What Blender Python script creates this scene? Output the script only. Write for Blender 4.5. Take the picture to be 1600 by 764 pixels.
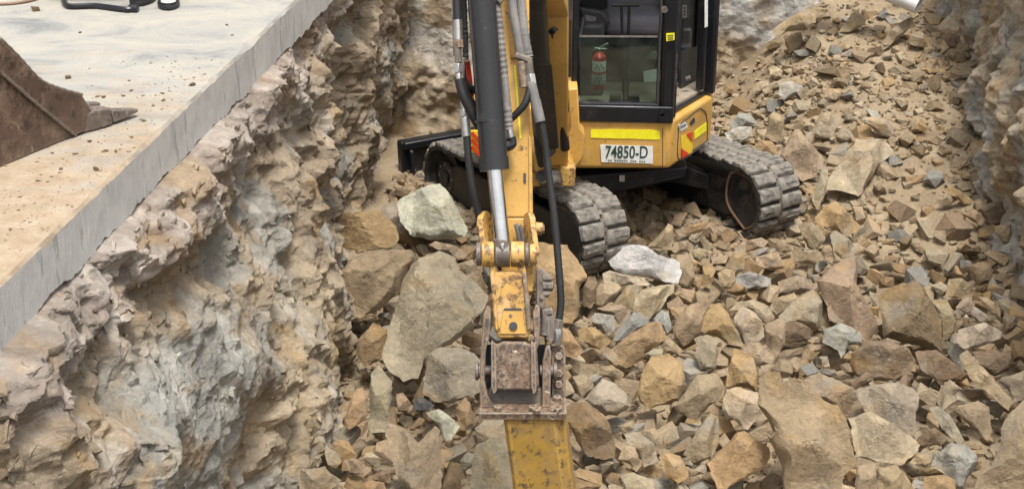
import bpy, bmesh, math, random
import numpy as np
from mathutils import Vector, Matrix, Quaternion
R = math.radians
random.seed(7)
rng = np.random.default_rng(7)
for o in list(bpy.data.objects): bpy.data.objects.remove(o)
S = bpy.context.scene
COL = S.collection

# ------------------------------------------------------------------ camera
PITCH = R(22.7); CAMZ = 4.5; F = 2400.0
cam = bpy.data.objects.new('camera', bpy.data.cameras.new('camera'))
COL.objects.link(cam)
cam.location = (0, 0, CAMZ)
cam.rotation_euler = (math.pi/2 - PITCH, 0, 0)
cam.data.sensor_width = 36; cam.data.lens = 36*F/1600
cam.data.clip_end = 500; cam.data.clip_start = .05
S.camera = cam
S.cycles.max_bounces = 6; S.cycles.diffuse_bounces = 2; S.cycles.glossy_bounces = 3; S.cycles.transparent_max_bounces = 8
S.render.resolution_x = 1024; S.render.resolution_y = 488

# ------------------------------------------------------------------ sky, sun, exposure
SUN_DIR = Vector((.09, -.28, .95)).normalized()
W = bpy.data.worlds.new("World"); S.world = W; W.use_nodes = True
nt = W.node_tree; nt.nodes.clear()
wo = nt.nodes.new('ShaderNodeOutputWorld'); bg = nt.nodes.new('ShaderNodeBackground')
sky = nt.nodes.new('ShaderNodeTexSky'); sky.sky_type = 'NISHITA'; sky.sun_disc = False
sky.sun_elevation = math.asin(SUN_DIR.z); sky.sun_rotation = math.atan2(SUN_DIR.x, SUN_DIR.y)
sky.air_density = 1.0; sky.dust_density = 6.0; sky.ozone_density = .6
hs = nt.nodes.new('ShaderNodeHueSaturation'); hs.inputs['Saturation'].default_value = .05
nt.links.new(sky.outputs[0], hs.inputs['Color']); nt.links.new(hs.outputs[0], bg.inputs['Color'])
bg.inputs['Strength'].default_value = .10
nt.links.new(bg.outputs[0], wo.inputs['Surface'])
sl = bpy.data.lights.new('sun', 'SUN'); sl.energy = 1.5; sl.angle = R(12); sl.color = (1, .95, .87)
so = bpy.data.objects.new('sun', sl); COL.objects.link(so)
so.rotation_euler = SUN_DIR.to_track_quat('Z', 'Y').to_euler(); so.location = (3, -3, 12)
S.view_settings.view_transform = 'Standard'; S.view_settings.look = 'None'
S.view_settings.gamma = 1; S.view_settings.exposure = 1.1

# ------------------------------------------------------------------ projection helpers (measure real positions in the photo)
CP, SP = math.cos(PITCH), math.sin(PITCH)
def ray(px, py):
    u = (px-800)/F; v = (py-382)/F
    return Vector((u, CP - v*SP, -(SP + v*CP)))
CAM = Vector((0, 0, CAMZ))
def at_y(px, py, Y): r = ray(px, py); return CAM + r*(Y/r.y)
def at_z(px, py, Z): r = ray(px, py); return CAM + r*((Z-CAMZ)/r.z)
def at_pl(px, py, p0, n): r = ray(px, py); return CAM + r*((p0-CAM).dot(n)/r.dot(n))

# ------------------------------------------------------------------ numpy noise
_perm = rng.permutation(256); _perm = np.concatenate([_perm, _perm, _perm])
_grad = rng.normal(size=(256, 3)); _grad /= np.linalg.norm(_grad, axis=1)[:, None]
_g2 = np.stack([np.cos(np.arange(256)*2*math.pi/256*97), np.sin(np.arange(256)*2*math.pi/256*97)], -1).astype(np.float32)
def perlin(p):
    """2-D gradient noise; the third coordinate only picks another slice"""
    x = (p[..., 0]+p[..., 2]*13.71).astype(np.float32); y = (p[..., 1]+p[..., 2]*7.37).astype(np.float32)
    i = np.floor(x).astype(np.int32); j = np.floor(y).astype(np.int32); fx = x-i; fy = y-j; i &= 255; j &= 255
    wx = fx*fx*fx*(fx*(fx*6-15)+10); wy = fy*fy*fy*(fy*(fy*6-15)+10)
    def g(di, dj):
        h = _perm[_perm[i+di]+j+dj]; return _g2[h, 0]*(fx-di)+_g2[h, 1]*(fy-dj)
    a = g(0, 0); b = g(1, 0); c = g(0, 1); d = g(1, 1)
    a = a+(b-a)*wx; c = c+(d-c)*wx
    return (a+(c-a)*wy)*1.5
def fbm(p, oct=4, lac=2.03, gain=.5):
    p = np.asarray(p, float); a = 1; s = 0
    for k in range(oct):
        s = s + a*perlin(p+k*17.3); p = p*lac; a *= gain
    return s
def P3(a, b, c=0.0): return np.stack([a, b, np.zeros_like(a)+c], -1)
def hashf(i, j, k):
    n = (i*374761393 + j*668265263 + k*2147483647) & 0x7fffffff
    n = ((n ^ (n >> 13))*1274126177) & 0x7fffffff
    return ((n ^ (n >> 16)) & 0xffff)/65535.0
def facets(a, b, size, seed, slope=.7, asp=1.0):
    """fractured-rock relief: every irregular cell is a tilted plane. returns height, cell random, distance to the cell centre"""
    x = a/size; y = b/(size*asp)
    xi = np.floor(x).astype(int); yi = np.floor(y).astype(int)
    best = np.full(x.shape, 9e9); h = np.zeros_like(x); rnd = np.zeros_like(x); sec = np.full(x.shape, 9e9)
    for dx in (-1, 0, 1):
        for dy in (-1, 0, 1):
            ci = xi+dx; cj = yi+dy
            sx = ci+.08+.84*hashf(ci, cj, seed); sy = cj+.08+.84*hashf(ci, cj, seed+1)
            d = (x-sx)**2+(y-sy)**2
            hh = (hashf(ci, cj, seed+2)-.5)*1.1 + (x-sx)*(hashf(ci, cj, seed+3)-.5)*2*slope + (y-sy)*(hashf(ci, cj, seed+4)-.5)*2*slope
            m = d < best
            sec = np.where(m, best, np.minimum(sec, d))
            h = np.where(m, hh, h); rnd = np.where(m, hashf(ci, cj, seed+5), rnd); best = np.where(m, d, best)
    return h, rnd, np.sqrt(best), np.sqrt(sec)-np.sqrt(best)
def creased(a, b, size, seed, asp=1.0, warp=.13):
    """continuous relief of flat triangular facets that meet in sharp creases, like fractured rock"""
    w1 = warp*size*fbm(P3(a/size*.7, b/size*.7, seed*.13), 2); w2 = warp*size*fbm(P3(a/size*.7, b/size*.7, seed*.13+4.4), 2)
    x = (a+w1)/(size*asp); y = (b+w2)/size
    sk = (x+y)*.36602540378; i = np.floor(x+sk).astype(int); j = np.floor(y+sk).astype(int)
    fx = x+sk-i; fy = y+sk-j; up = fx > fy
    v0 = hashf(i, j, seed); v1 = hashf(i+np.where(up, 1, 0), j+np.where(up, 0, 1), seed); v2 = hashf(i+1, j+1, seed)
    big_, sm_ = np.maximum(fx, fy), np.minimum(fx, fy)
    return v0*(1-big_)+v1*(big_-sm_)+v2*sm_-.5
def sstep(a, b, x): t = np.clip((x-a)/(b-a), 0, 1); return t*t*(3-2*t)
def mix(a, b, t): return a+(b-a)*t[..., None] if np.ndim(t) else a+(b-a)*t

# ------------------------------------------------------------------ materials
MATS = {}
def newmat(name):
    m = bpy.data.materials.new(name); m.use_nodes = True
    n = m.node_tree.nodes; b = n['Principled BSDF']; MATS[name] = m
    return m, m.node_tree, b
def nd(t, typ, **kw):
    n = t.nodes.new(typ)
    for k, v in kw.items(): setattr(n, k, v)
    return n
def noise(t, vec, scale, detail=6, rough=.6, dist=0):
    n = nd(t, 'ShaderNodeTexNoise'); n.inputs['Scale'].default_value = scale; n.inputs['Detail'].default_value = detail
    n.inputs['Roughness'].default_value = rough; n.inputs['Distortion'].default_value = dist
    t.links.new(vec, n.inputs['Vector']); return n.outputs['Fac']
def ramp(t, fac, stops):
    n = nd(t, 'ShaderNodeValToRGB'); e = n.color_ramp.elements
    while len(e) < len(stops): e.new(.5)
    for i, (p, c) in enumerate(stops):
        e[i].position = p; e[i].color = (c if isinstance(c, tuple) else (c, c, c))+(1,)
    t.links.new(fac, n.inputs['Fac']); return n.outputs['Color']
def mixc(t, fac, a, b, blend='MIX'):
    n = nd(t, 'ShaderNodeMix', data_type='RGBA', blend_type=blend)
    for s, v in ((n.inputs[0], fac), (n.inputs[6], a), (n.inputs[7], b)):
        if isinstance(v, (int, float)): s.default_value = v
        elif isinstance(v, tuple): s.default_value = v+(1,)
        else: t.links.new(v, s)
    return n.outputs[2]
def bump(t, b, hgt, strength=.5, dist=.01, prev=None):
    n = nd(t, 'ShaderNodeBump'); n.inputs['Strength'].default_value = strength; n.inputs['Distance'].default_value = dist
    t.links.new(hgt, n.inputs['Height'])
    if prev is not None: t.links.new(prev, n.inputs['Normal'])
    t.links.new(n.outputs[0], b.inputs['Normal']); return n.outputs[0]
def coords(t, kind='Object'):
    return nd(t, 'ShaderNodeTexCoord').outputs[kind]
def mathn(t, op, a, b=None):
    n = nd(t, 'ShaderNodeMath', operation=op)
    for s, v in ((n.inputs[0], a), (n.inputs[1], b)):
        if v is None: continue
        if isinstance(v, (int, float)): s.default_value = v
        else: t.links.new(v, s)
    return n.outputs[0]

def rock_mat(name, src, bscale=1.0, vein=.35):
    m, t, b = newmat(name); b.inputs['Roughness'].default_value = .93
    b.inputs['Specular IOR Level'].default_value = .25
    if src == 'object':
        base = nd(t, 'ShaderNodeObjectInfo').outputs['Color']; rnd = nd(t, 'ShaderNodeObjectInfo').outputs['Random']
        add = nd(t, 'ShaderNodeVectorMath', operation='ADD'); t.links.new(coords(t), add.inputs[0])
        cmb = nd(t, 'ShaderNodeCombineXYZ'); t.links.new(mathn(t, 'MULTIPLY', rnd, 37.0), cmb.inputs[0]); t.links.new(mathn(t, 'MULTIPLY', rnd, 91.0), cmb.inputs[2])
        t.links.new(cmb.outputs[0], add.inputs[1]); vec = add.outputs[0]
    else:
        a = nd(t, 'ShaderNodeAttribute', attribute_name='col'); base = a.outputs['Color']; vec = coords(t)
    n1 = noise(t, vec, 5*bscale, 5, .65, .4)
    n2 = noise(t, vec, 30*bscale, 3, .7)
    n3 = noise(t, vec, 2.2*bscale, 4, .6, 1.0)
    c = mixc(t, 1.0, base, ramp(t, n1, [(.25, (.72, .70, .68)), (.5, (1., 1., 1.)), (.75, (1.28, 1.25, 1.2))]), 'MULTIPLY')
    c = mixc(t, ramp(t, n3, [(.54, 0.), (.68, .55)]), c, (.36, .225, .09))            # rusty iron stain
    c = mixc(t, ramp(t, noise(t, vec, 3.3*bscale, 5, .6, .5), [(.56, 0.), (.7, .45)]), c, (.27, .26, .23))   # grey fresh breaks
    c = mixc(t, 1.0, c, ramp(t, n2, [(.3, .82), (.55, 1.), (.75, 1.16)]), 'MULTIPLY')
    # pale veins / scrapes
    wv = nd(t, 'ShaderNodeTexNoise', noise_type='RIDGED_MULTIFRACTAL'); wv.inputs['Scale'].default_value = 2.6*bscale; wv.inputs['Detail'].default_value = 3
    t.links.new(vec, wv.inputs['Vector'])
    c = mixc(t, mathn(t, 'MULTIPLY', ramp(t, wv.outputs['Fac'], [(.84, 0.), (.97, 1.)]), vein), c, (.62, .56, .46))
    t.links.new(c, b.inputs['Base Color'])
    h1 = noise(t, vec, 18*bscale, 7, .72, .3)
    vo = nd(t, 'ShaderNodeTexVoronoi', distance='EUCLIDEAN'); vo.inputs['Scale'].default_value = 13*bscale; vo.inputs['Randomness'].default_value = 1
    dv = nd(t, 'ShaderNodeVectorMath', operation='ADD'); t.links.new(vec, dv.inputs[0]); nz_ = nd(t, 'ShaderNodeTexNoise'); nz_.inputs['Scale'].default_value = 7*bscale; nz_.inputs['Detail'].default_value = 3; t.links.new(vec, nz_.inputs['Vector'])
    sc2 = nd(t, 'ShaderNodeVectorMath', operation='SCALE'); sc2.inputs['Scale'].default_value = .16/bscale; t.links.new(nz_.outputs['Color'], sc2.inputs[0]); t.links.new(sc2.outputs[0], dv.inputs[1]); t.links.new(dv.outputs[0], vo.inputs['Vector'])
    sepc = nd(t, 'ShaderNodeSeparateColor'); t.links.new(vo.outputs['Color'], sepc.inputs[0])
    p0 = bump(t, b, sepc.outputs[0], .22 if src == 'object' else .45, .02/bscale)
    p = bump(t, b, h1, .75, .045/bscale, p0)
    pass
    return m
rock_mat('rock', 'object'); rock_mat('wallrock', 'col', 1.0, .12); rock_mat('rubble', 'col', 1.6, .1)

def dirt_mat():
    m, t, b = newmat('dirt'); b.inputs['Roughness'].default_value = .97; b.inputs['Specular IOR Level'].default_value = .1
    v = coords(t)
    c = ramp(t, noise(t, v, 3, 8, .65), [(.3, (.25, .19, .125)), (.5, (.33, .255, .17)), (.7, (.40, .32, .22))])
    c = mixc(t, 1, c, ramp(t, noise(t, v, 60, 5, .7), [(.3, .75), (.7, 1.2)]), 'MULTIPLY')
    t.links.new(c, b.inputs['Base Color'])
    p = bump(t, b, noise(t, v, 25, 8, .7), .7, .03); bump(t, b, noise(t, v, 140, 5, .7), .6, .01, p)
dirt_mat()

def slab_mat():
    m, t, b = newmat('slab'); b.inputs['Roughness'].default_value = .88; b.inputs['Specular IOR Level'].default_value = .3
    v = coords(t)
    mp = nd(t, 'ShaderNodeMapping'); mp.inputs['Rotation'].default_value = (0, 0, R(20)); mp.inputs['Scale'].default_value = (.8, 1.2, 1)
    t.links.new(v, mp.inputs['Vector'])
    c = ramp(t, noise(t, mp.outputs[0], 2.2, 9, .68, .6), [(.36, (.21, .213, .208)), (.46, (.315, .308, .288)), (.58, (.375, .352, .308)), (.72, (.41, .375, .318))])
    # ochre dust tracked over the part near the bucket
    sep = nd(t, 'ShaderNodeSeparateXYZ'); t.links.new(v, sep.inputs[0])
    near = mathn(t, 'ADD', mathn(t, 'MULTIPLY', sep.outputs[1], -.42), 3.55)
    dn = mathn(t, 'ADD', near, mathn(t, 'MULTIPLY', mathn(t, 'SUBTRACT', noise(t, mp.outputs[0], 3.0, 9, .7, .8), .5), 2.6))
    dust = ramp(t, noise(t, v, 9, 6, .7), [(.3, (.28, .20, .125)), (.5, (.365, .275, .185)), (.7, (.43, .35, .255))])
    c = mixc(t, ramp(t, dn, [(.15, 0.), (1., .9)]), c, dust)
    c = mixc(t, 1, c, ramp(t, noise(t, v, 90, 5, .7), [(.3, .86), (.7, 1.08)]), 'MULTIPLY')
    t.links.new(c, b.inputs['Base Color'])
    p = bump(t, b, noise(t, mp.outputs[0], 12, 8, .65), .35, .02); bump(t, b, noise(t, v, 120, 5, .7), .4, .006, p)
slab_mat()
def slabface_mat():
    m, t, b = newmat('slabface'); b.inputs['Roughness'].default_value = .85
    v = coords(t)
    mp = nd(t, 'ShaderNodeMapping'); mp.inputs['Rotation'].default_value = (R(-38), 0, 0); mp.inputs['Scale'].default_value = (1, 7, 1.1)
    t.links.new(v, mp.inputs['Vector'])
    c = ramp(t, noise(t, v, 6, 8, .7), [(.3, (.45, .448, .44)), (.5, (.56, .553, .54)), (.72, (.64, .63, .605))])
    c = mixc(t, ramp(t, noise(t, mp.outputs[0], 3.5, 7, .7, .4), [(.55, 0.), (.68, .6)]), c, (.72, .71, .69))
    c = mixc(t, ramp(t, noise(t, mp.outputs[0], 2.4, 4, .6, .3), [(.60, 0.), (.63, .65)]), c, (.30, .30, .295))
    t.links.new(c, b.inputs['Base Color'])
    p = bump(t, b, noise(t, mp.outputs[0], 5, 8, .65), .5, .02); bump(t, b, noise(t, v, 60, 5, .7), .4, .008, p)
slabface_mat()

def paint(name, col, rough=.42, rust=.25, dust=.3, rustcol=(.10, .055, .035), dustcol=(.38, .30, .21), metal=0, scale=1.0, spec=.5, scratch=0., wear=0., wearcol=(.42, .37, .31)):
    """painted or bare metal: base tone, dust film in drifts, chipped rust with sharp borders, fine scratches"""
    m, t, b = newmat(name); v = coords(t)
    b.inputs['Metallic'].default_value = metal; b.inputs['Specular IOR Level'].default_value = spec
    n1 = noise(t, v, 22*scale, 6, .74, .3); n2 = noise(t, v, 4*scale, 5, .65); n3 = noise(t, v, 95*scale, 3, .7)
    c = mixc(t, ramp(t, n2, [(.35, 0.), (.65, 1.)]), tuple(x*.84 for x in col), tuple(min(1, x*1.1) for x in col))
    fd = ramp(t, noise(t, v, 8*scale, 8, .75, .5), [(.66-.42*dust, 0.), (.86-.30*dust, min(.9, dust*1.7))])
    c = mixc(t, fd, c, dustcol)
    if rust > 0:
        fr = ramp(t, n1, [(.70-.36*rust, 0.), (.79-.36*rust, .9)])
        c = mixc(t, fr, c, rustcol)
        c = mixc(t, ramp(t, n3, [(.64, 0.), (.70, .6)]), c, tuple(.5*x+.5*y for x, y in zip(rustcol, (.13, .11, .09))))
    else:
        c = mixc(t, ramp(t, n3, [(.60, 0.), (.72, min(.35, .6*dust*dust*2))]), c, dustcol)
    if wear:
        bv = nd(t, 'ShaderNodeBevel', samples=3); bv.inputs['Radius'].default_value = .012
        ge = nd(t, 'ShaderNodeNewGeometry'); dp = nd(t, 'ShaderNodeVectorMath', operation='DOT_PRODUCT'); t.links.new(bv.outputs[0], dp.inputs[0]); t.links.new(ge.outputs['Normal'], dp.inputs[1])
        ed = mathn(t, 'MULTIPLY', ramp(t, dp.outputs['Value'], [(.86, 1.), (.97, 0.)]), ramp(t, n1, [(.40, 0.), (.52, wear)]))
        c = mixc(t, ed, c, wearcol)
    if scratch:
        mp = nd(t, 'ShaderNodeMapping'); mp.inputs['Scale'].default_value = (9, 60, 9); mp.inputs['Rotation'].default_value = (.5, .4, .9); t.links.new(v, mp.inputs['Vector'])
        c = mixc(t, ramp(t, noise(t, mp.outputs[0], 1.6, 4, .7, .6), [(.66, 0.), (.70, scratch)]), c, tuple(min(1, x*1.8+.08) for x in dustcol))
    t.links.new(c, b.inputs['Base Color'])
    rr = nd(t, 'ShaderNodeMapRange'); t.links.new(fd, rr.inputs[0]); rr.inputs[3].default_value = rough; rr.inputs[4].default_value = .85
    t.links.new(rr.outputs[0], b.inputs['Roughness'])
    bump(t, b, n1, .3, .003)
    return m
YEL = (.60, .345, .082)
paint('yellow', YEL, .42, .28, .38, dustcol=(.42, .31, .19), wear=.6, wearcol=(.30, .22, .14), scratch=.12)
paint('yellow_worn', (.56, .33, .085), .5, .56, .42, rustcol=(.12, .06, .035), dustcol=(.50, .38, .27), wear=.8, wearcol=(.16, .10, .07), scratch=.2)
paint('yellow_breaker', (.47, .285, .055), .5, .46, .60, rustcol=(.085, .06, .04), dustcol=(.25, .16, .085), scale=.9, scratch=.35, wear=.8, wearcol=(.20, .13, .08))
paint('black', (.012, .013, .017), .3, 0, .22, dustcol=(.16, .135, .105))
paint('blackdusty', (.016, .018, .024), .45, 0, .42, dustcol=(.17, .14, .105))
paint('blueblack', (.018, .022, .034), .35, 0, .3, dustcol=(.15, .13, .11))
paint('cylblack', (.022, .022, .024), .20, .0, .20, dustcol=(.20, .18, .16), scale=1.0, scratch=.15)
paint('rubber', (.075, .072, .07), .85, 0, .72, dustcol=(.31, .275, .23), scale=1.8, spec=.2)
paint('rubber_belt', (.05, .047, .045), .9, 0, .4, dustcol=(.24, .2, .16), spec=.2)
paint('hose', (.014, .014, .015), .55, 0, .2, dustcol=(.15, .13, .11), scale=2)
paint('hosegrey', (.16, .15, .145), .6, 0, .5, dustcol=(.30, .27, .24), scale=2)
paint('steel', (.55, .54, .52), .35, .15, .25, metal=.9, scale=3)
paint('rusty', (.185, .115, .07), .6, .62, .44, rustcol=(.05, .038, .032), dustcol=(.44, .37, .29), scale=2.0, scratch=.65, wear=.85, wearcol=(.55, .48, .40))
paint('oldiron', (.12, .095, .078), .45, .5, .40, rustcol=(.035, .03, .028), dustcol=(.34, .27, .20), scale=1.5, wear=.7, wearcol=(.40, .36, .32))
paint('bucketsteel', (.105, .066, .048), .5, .50, .46, rustcol=(.038, .026, .022), dustcol=(.30, .215, .155), scale=.8, scratch=.7, wear=.9, wearcol=(.42, .34, .28))
paint('red', (.55, .03, .02), .35, .05, .15)
paint('interior', (.04, .04, .041), .6, 0, .3, dustcol=(.16, .145, .12))
paint('fabric', (.20, .19, .215), .95, 0, .3, dustcol=(.22, .2, .19), spec=.1)
paint('mat_floor', (.26, .215, .16), .8, .2, .6, dustcol=(.36, .30, .22))
paint('white', (.78, .77, .74), .5, .03, .18, dustcol=(.5, .45, .38))
paint('pvc', (.72, .72, .71), .4, 0, .25)
paint('tin', (.62, .58, .53), .45, .3, .4, rustcol=(.28, .14, .07))
paint('cloth', (.07, .075, .09), .95, 0, .1)
paint('skin', (.45, .28, .2), .6, 0, .0)
def plain(name, col, rough=.5, metal=0, **kw):
    m, t, b = newmat(name); b.inputs['Base Color'].default_value = col+(1,); b.inputs['Roughness'].default_value = rough; b.inputs['Metallic'].default_value = metal
    n = noise(t, coords(t), 14, 6, .7)
    t.links.new(mixc(t, 1, col, ramp(t, n, [(.3, .82), (.7, 1.08)]), 'MULTIPLY'), b.inputs['Base Color'])
    return m
plain('chrome', (.80, .80, .80), .06, 1.0)
plain('hivis', (.95, .86, .03), .4); plain('plate_white', (.80, .80, .76), .45); plain('plate_ink', (.02, .06, .05), .5)
plain('sticker_red', (.72, .05, .02), .4); plain('sticker_yellow', (.92, .62, .03), .4); plain('rustline', (.23, .14, .09), .6)
plain('ink', (.05, .05, .055), .6); plain('labelblue', (.45, .6, .62), .5); plain('shoe', (.02, .02, .022), .5)
m, t, b = newmat('glass')
t.nodes.remove(b); out = t.nodes['Material Output']
tr = nd(t, 'ShaderNodeBsdfTransparent'); tr.inputs[0].default_value = (.54, .655, .605, 1)
gl = nd(t, 'ShaderNodeBsdfGlossy'); gl.inputs['Roughness'].default_value = .03
df = nd(t, 'ShaderNodeBsdfDiffuse'); df.inputs[0].default_value = (.42, .45, .40, 1)
fr = nd(t, 'ShaderNodeFresnel'); fr.inputs[0].default_value = 1.5
m1 = nd(t, 'ShaderNodeMixShader'); t.links.new(fr.outputs[0], m1.inputs[0]); t.links.new(tr.outputs[0], m1.inputs[1]); t.links.new(gl.outputs[0], m1.inputs[2])
m2 = nd(t, 'ShaderNodeMixShader'); t.links.new(ramp(t, noise(t, coords(t), 4, 8, .7), [(.38, .0), (.75, .10)]), m2.inputs[0])
t.links.new(m1.outputs[0], m2.inputs[1]); t.links.new(df.outputs[0], m2.inputs[2]); t.links.new(m2.outputs[0], out.inputs[0])

# ------------------------------------------------------------------ mesh helpers
def npmesh(name, V, Fc, cols=None, smooth=True):
    me = bpy.data.meshes.new(name); V = np.asarray(V, np.float32); Fc = np.asarray(Fc, np.int32); k = Fc.shape[1]
    me.vertices.add(len(V)); me.vertices.foreach_set('co', V.ravel())
    me.loops.add(Fc.size); me.loops.foreach_set('vertex_index', Fc.ravel())
    me.polygons.add(len(Fc)); me.polygons.foreach_set('loop_start', np.arange(0, Fc.size, k, dtype=np.int32))
    me.polygons.foreach_set('use_smooth', np.full(len(Fc), smooth))
    me.update(calc_edges=True)
    if cols is not None:
        a = me.color_attributes.new('col', 'FLOAT_COLOR', 'POINT')
        c4 = np.ones((len(V), 4), np.float32); c4[:, :3] = cols; a.data.foreach_set('color', c4.ravel())
    return me
def gridfaces(nr, nc, wrap=False):
    i = np.arange(nr-1)[:, None]; j = np.arange(nc if wrap else nc-1)[None, :]
    j2 = (j+1) % nc
    return np.stack([i*nc+j, i*nc+j2, (i+1)*nc+j2, (i+1)*nc+j], -1).reshape(-1, 4)
def link(name, me, mat=None, parent=None):
    o = bpy.data.objects.new(name, me); COL.objects.link(o)
    if mat and me is not None and not me.materials: me.materials.append(MATS[mat])
    if parent is not None: o.parent = parent
    return o
def tag(o, label=None, cat=None, group=None, kind=None):
    if label: o['label'] = label
    if cat: o['category'] = cat
    if group: o['group'] = group
    if kind: o['kind'] = kind
    return o
def empty(name, loc=(0, 0, 0)):
    o = bpy.data.objects.new(name, None); COL.objects.link(o); o.location = loc; o.empty_display_size = .1; return o
def frame(d):
    d = d.normalized(); a = Vector((0, 0, 1)) if abs(d.z) < .9 else Vector((1, 0, 0))
    u = d.cross(a).normalized(); return u, d.cross(u).normalized()
class MB:
    def __init__(s): s.v = []; s.f = []
    def poly(s, pts, faces):
        b = len(s.v); s.v += [Vector(p) for p in pts]; s.f += [[b+i for i in f] for f in faces]; return s
    def hexa(s, a, b):            # two quads, a in front of b
        return s.poly(list(a)+list(b), [(0, 1, 2, 3), (7, 6, 5, 4), (0, 4, 5, 1), (1, 5, 6, 2), (2, 6, 7, 3), (3, 7, 4, 0)])
    def prism(s, pts, vec):
        n = len(pts); pts = [Vector(p) for p in pts]; vec = Vector(vec)
        return s.poly(pts+[p+vec for p in pts], [tuple(range(n)), tuple(range(2*n-1, n-1, -1))]+[(i, i+n, (i+1) % n+n, (i+1) % n) for i in range(n)])
    def box(s, c, size, rot=None):
        c = Vector(c); M = rot or Matrix.Identity(3); h = [x/2 for x in size]
        P = [c+M@Vector((sx*h[0], sy*h[1], sz*h[2])) for sz in (-1, 1) for sx, sy in ((-1, -1), (1, -1), (1, 1), (-1, 1))]
        return s.poly(P, [(3, 2, 1, 0), (4, 5, 6, 7), (0, 1, 5, 4), (1, 2, 6, 5), (2, 3, 7, 6), (3, 0, 4, 7)])
    def cyl(s, a, b, r, r2=None, n=24):
        a = Vector(a); b = Vector(b); r2 = r if r2 is None else r2; u, w = frame(b-a)
        P = [a+(u*math.cos(k*2*math.pi/n)+w*math.sin(k*2*math.pi/n))*r for k in range(n)]+[b+(u*math.cos(k*2*math.pi/n)+w*math.sin(k*2*math.pi/n))*r2 for k in range(n)]
        return s.poly(P, [tuple(range(n)), tuple(range(2*n-1, n-1, -1))]+[(i, i+n, (i+1) % n+n, (i+1) % n) for i in range(n)])
    def tube(s, pts, r, n=10, ridge=0, step=None):
        pts = [Vector(p) for p in pts]; P = []
        # catmull-rom
        for i in range(len(pts)-1):
            p0 = pts[max(i-1, 0)]; p1 = pts[i]; p2 = pts[i+1]; p3 = pts[min(i+2, len(pts)-1)]
            m = max(3, int((p2-p1).length/(step or .03)))
            for k in range(m):
                t = k/m; P.append(.5*((2*p1)+(p2-p0)*t+(2*p0-5*p1+4*p2-p3)*t*t+(3*p1-p0-3*p2+p3)*t**3))
        P.append(pts[-1]); base = len(s.v); up = None
        for i, p in enumerate(P):
            d = (P[min(i+1, len(P)-1)]-P[max(i-1, 0)]).normalized()
            if up is None: up, _ = frame(d)
            up = (up-d*up.dot(d)).normalized(); w = d.cross(up)
            rr = r*(1-ridge*(i % 2))
            for k in range(n):
                a = k*2*math.pi/n; s.v.append(p+(up*math.cos(a)+w*math.sin(a))*rr)
        for i in range(len(P)-1):
            for k in range(n):
                s.f.append([base+i*n+k, base+i*n+(k+1) % n, base+(i+1)*n+(k+1) % n, base+(i+1)*n+k])
        s.f.append([base+k for k in range(n)][::-1]); s.f.append([base+(len(P)-1)*n+k for k in range(n)])
        return s
    def build(s, name, mat, parent=None, bevel=0, smooth=35, seg=2):
        me = bpy.data.meshes.new(name); me.from_pydata([tuple(v) for v in s.v], [], s.f); me.update()
        bm = bmesh.new(); bm.from_mesh(me); bmesh.ops.recalc_face_normals(bm, faces=bm.faces); bm.to_mesh(me); bm.free()
        if smooth:
            me.polygons.foreach_set('use_smooth', [True]*len(me.polygons)); me.set_sharp_from_angle(angle=R(smooth))
        o = link(name, me, mat, parent)
        if bevel:
            m = o.modifiers.new('bevel', 'BEVEL'); m.width = bevel; m.segments = seg; m.limit_method = 'ANGLE'; m.angle_limit = R(30)
            m.harden_normals = False
        return o

# ================================================================== SETTING
SLABZ = 2.19; SLABT = .225
def XS(y): return -1.88+.12*(y-5.15)            # slab edge
BACKY = 14.3
def terr(x, y):
    x = np.asarray(x, float); y = np.asarray(y, float)
    g = sstep(1.6, 3.2, x)
    z = np.maximum(0, y-10.3)*.275*g
    z = z+.10*sstep(12.3, 13.6, y)*(1-g)
    z = z+.16*sstep(2.6, 3.6, x)*(1-sstep(10, 12, y))
    p = P3(x, y)
    z = z+.05*fbm(p*1.3, 3)+.02*fbm(p*5, 3)
    return z-.03
def bed(x, y):
    z = terr(x, y); return z-.15*(1-sstep(.05, .3, z))*(1-sstep(10.0, 10.8, y))
def terr1(x, y): return float(terr(np.array([x]), np.array([y]))[0])
def ground_at(px, py, zo=0):
    r = ray(px, py); k = np.linspace(7, 17, 120); hz = CAMZ+r.z*k-terr(r.x*k, r.y*k)-zo
    i = int(np.argmax(hz < 0)) if (hz < 0).any() else len(k)-1
    t_ = k[i]-(k[i]-k[i-1])*hz[i]/(hz[i]-hz[i-1]) if i else k[0]
    return CAM+r*float(t_)
# pit floor
nx, ny = 190, 290
gx, gy = np.meshgrid(np.linspace(-1.9, 5.2, nx), np.linspace(4, 15, ny))
gz = bed(gx, gy)+.012*fbm(P3(gx, gy)*14, 3)
tag(link('ground', npmesh('ground', np.stack([gx, gy, gz], -1).reshape(-1, 3), gridfaces(ny, nx)), 'dirt'), 'brown dirt floor of the excavated pit', None, None, 'structure')

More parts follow.
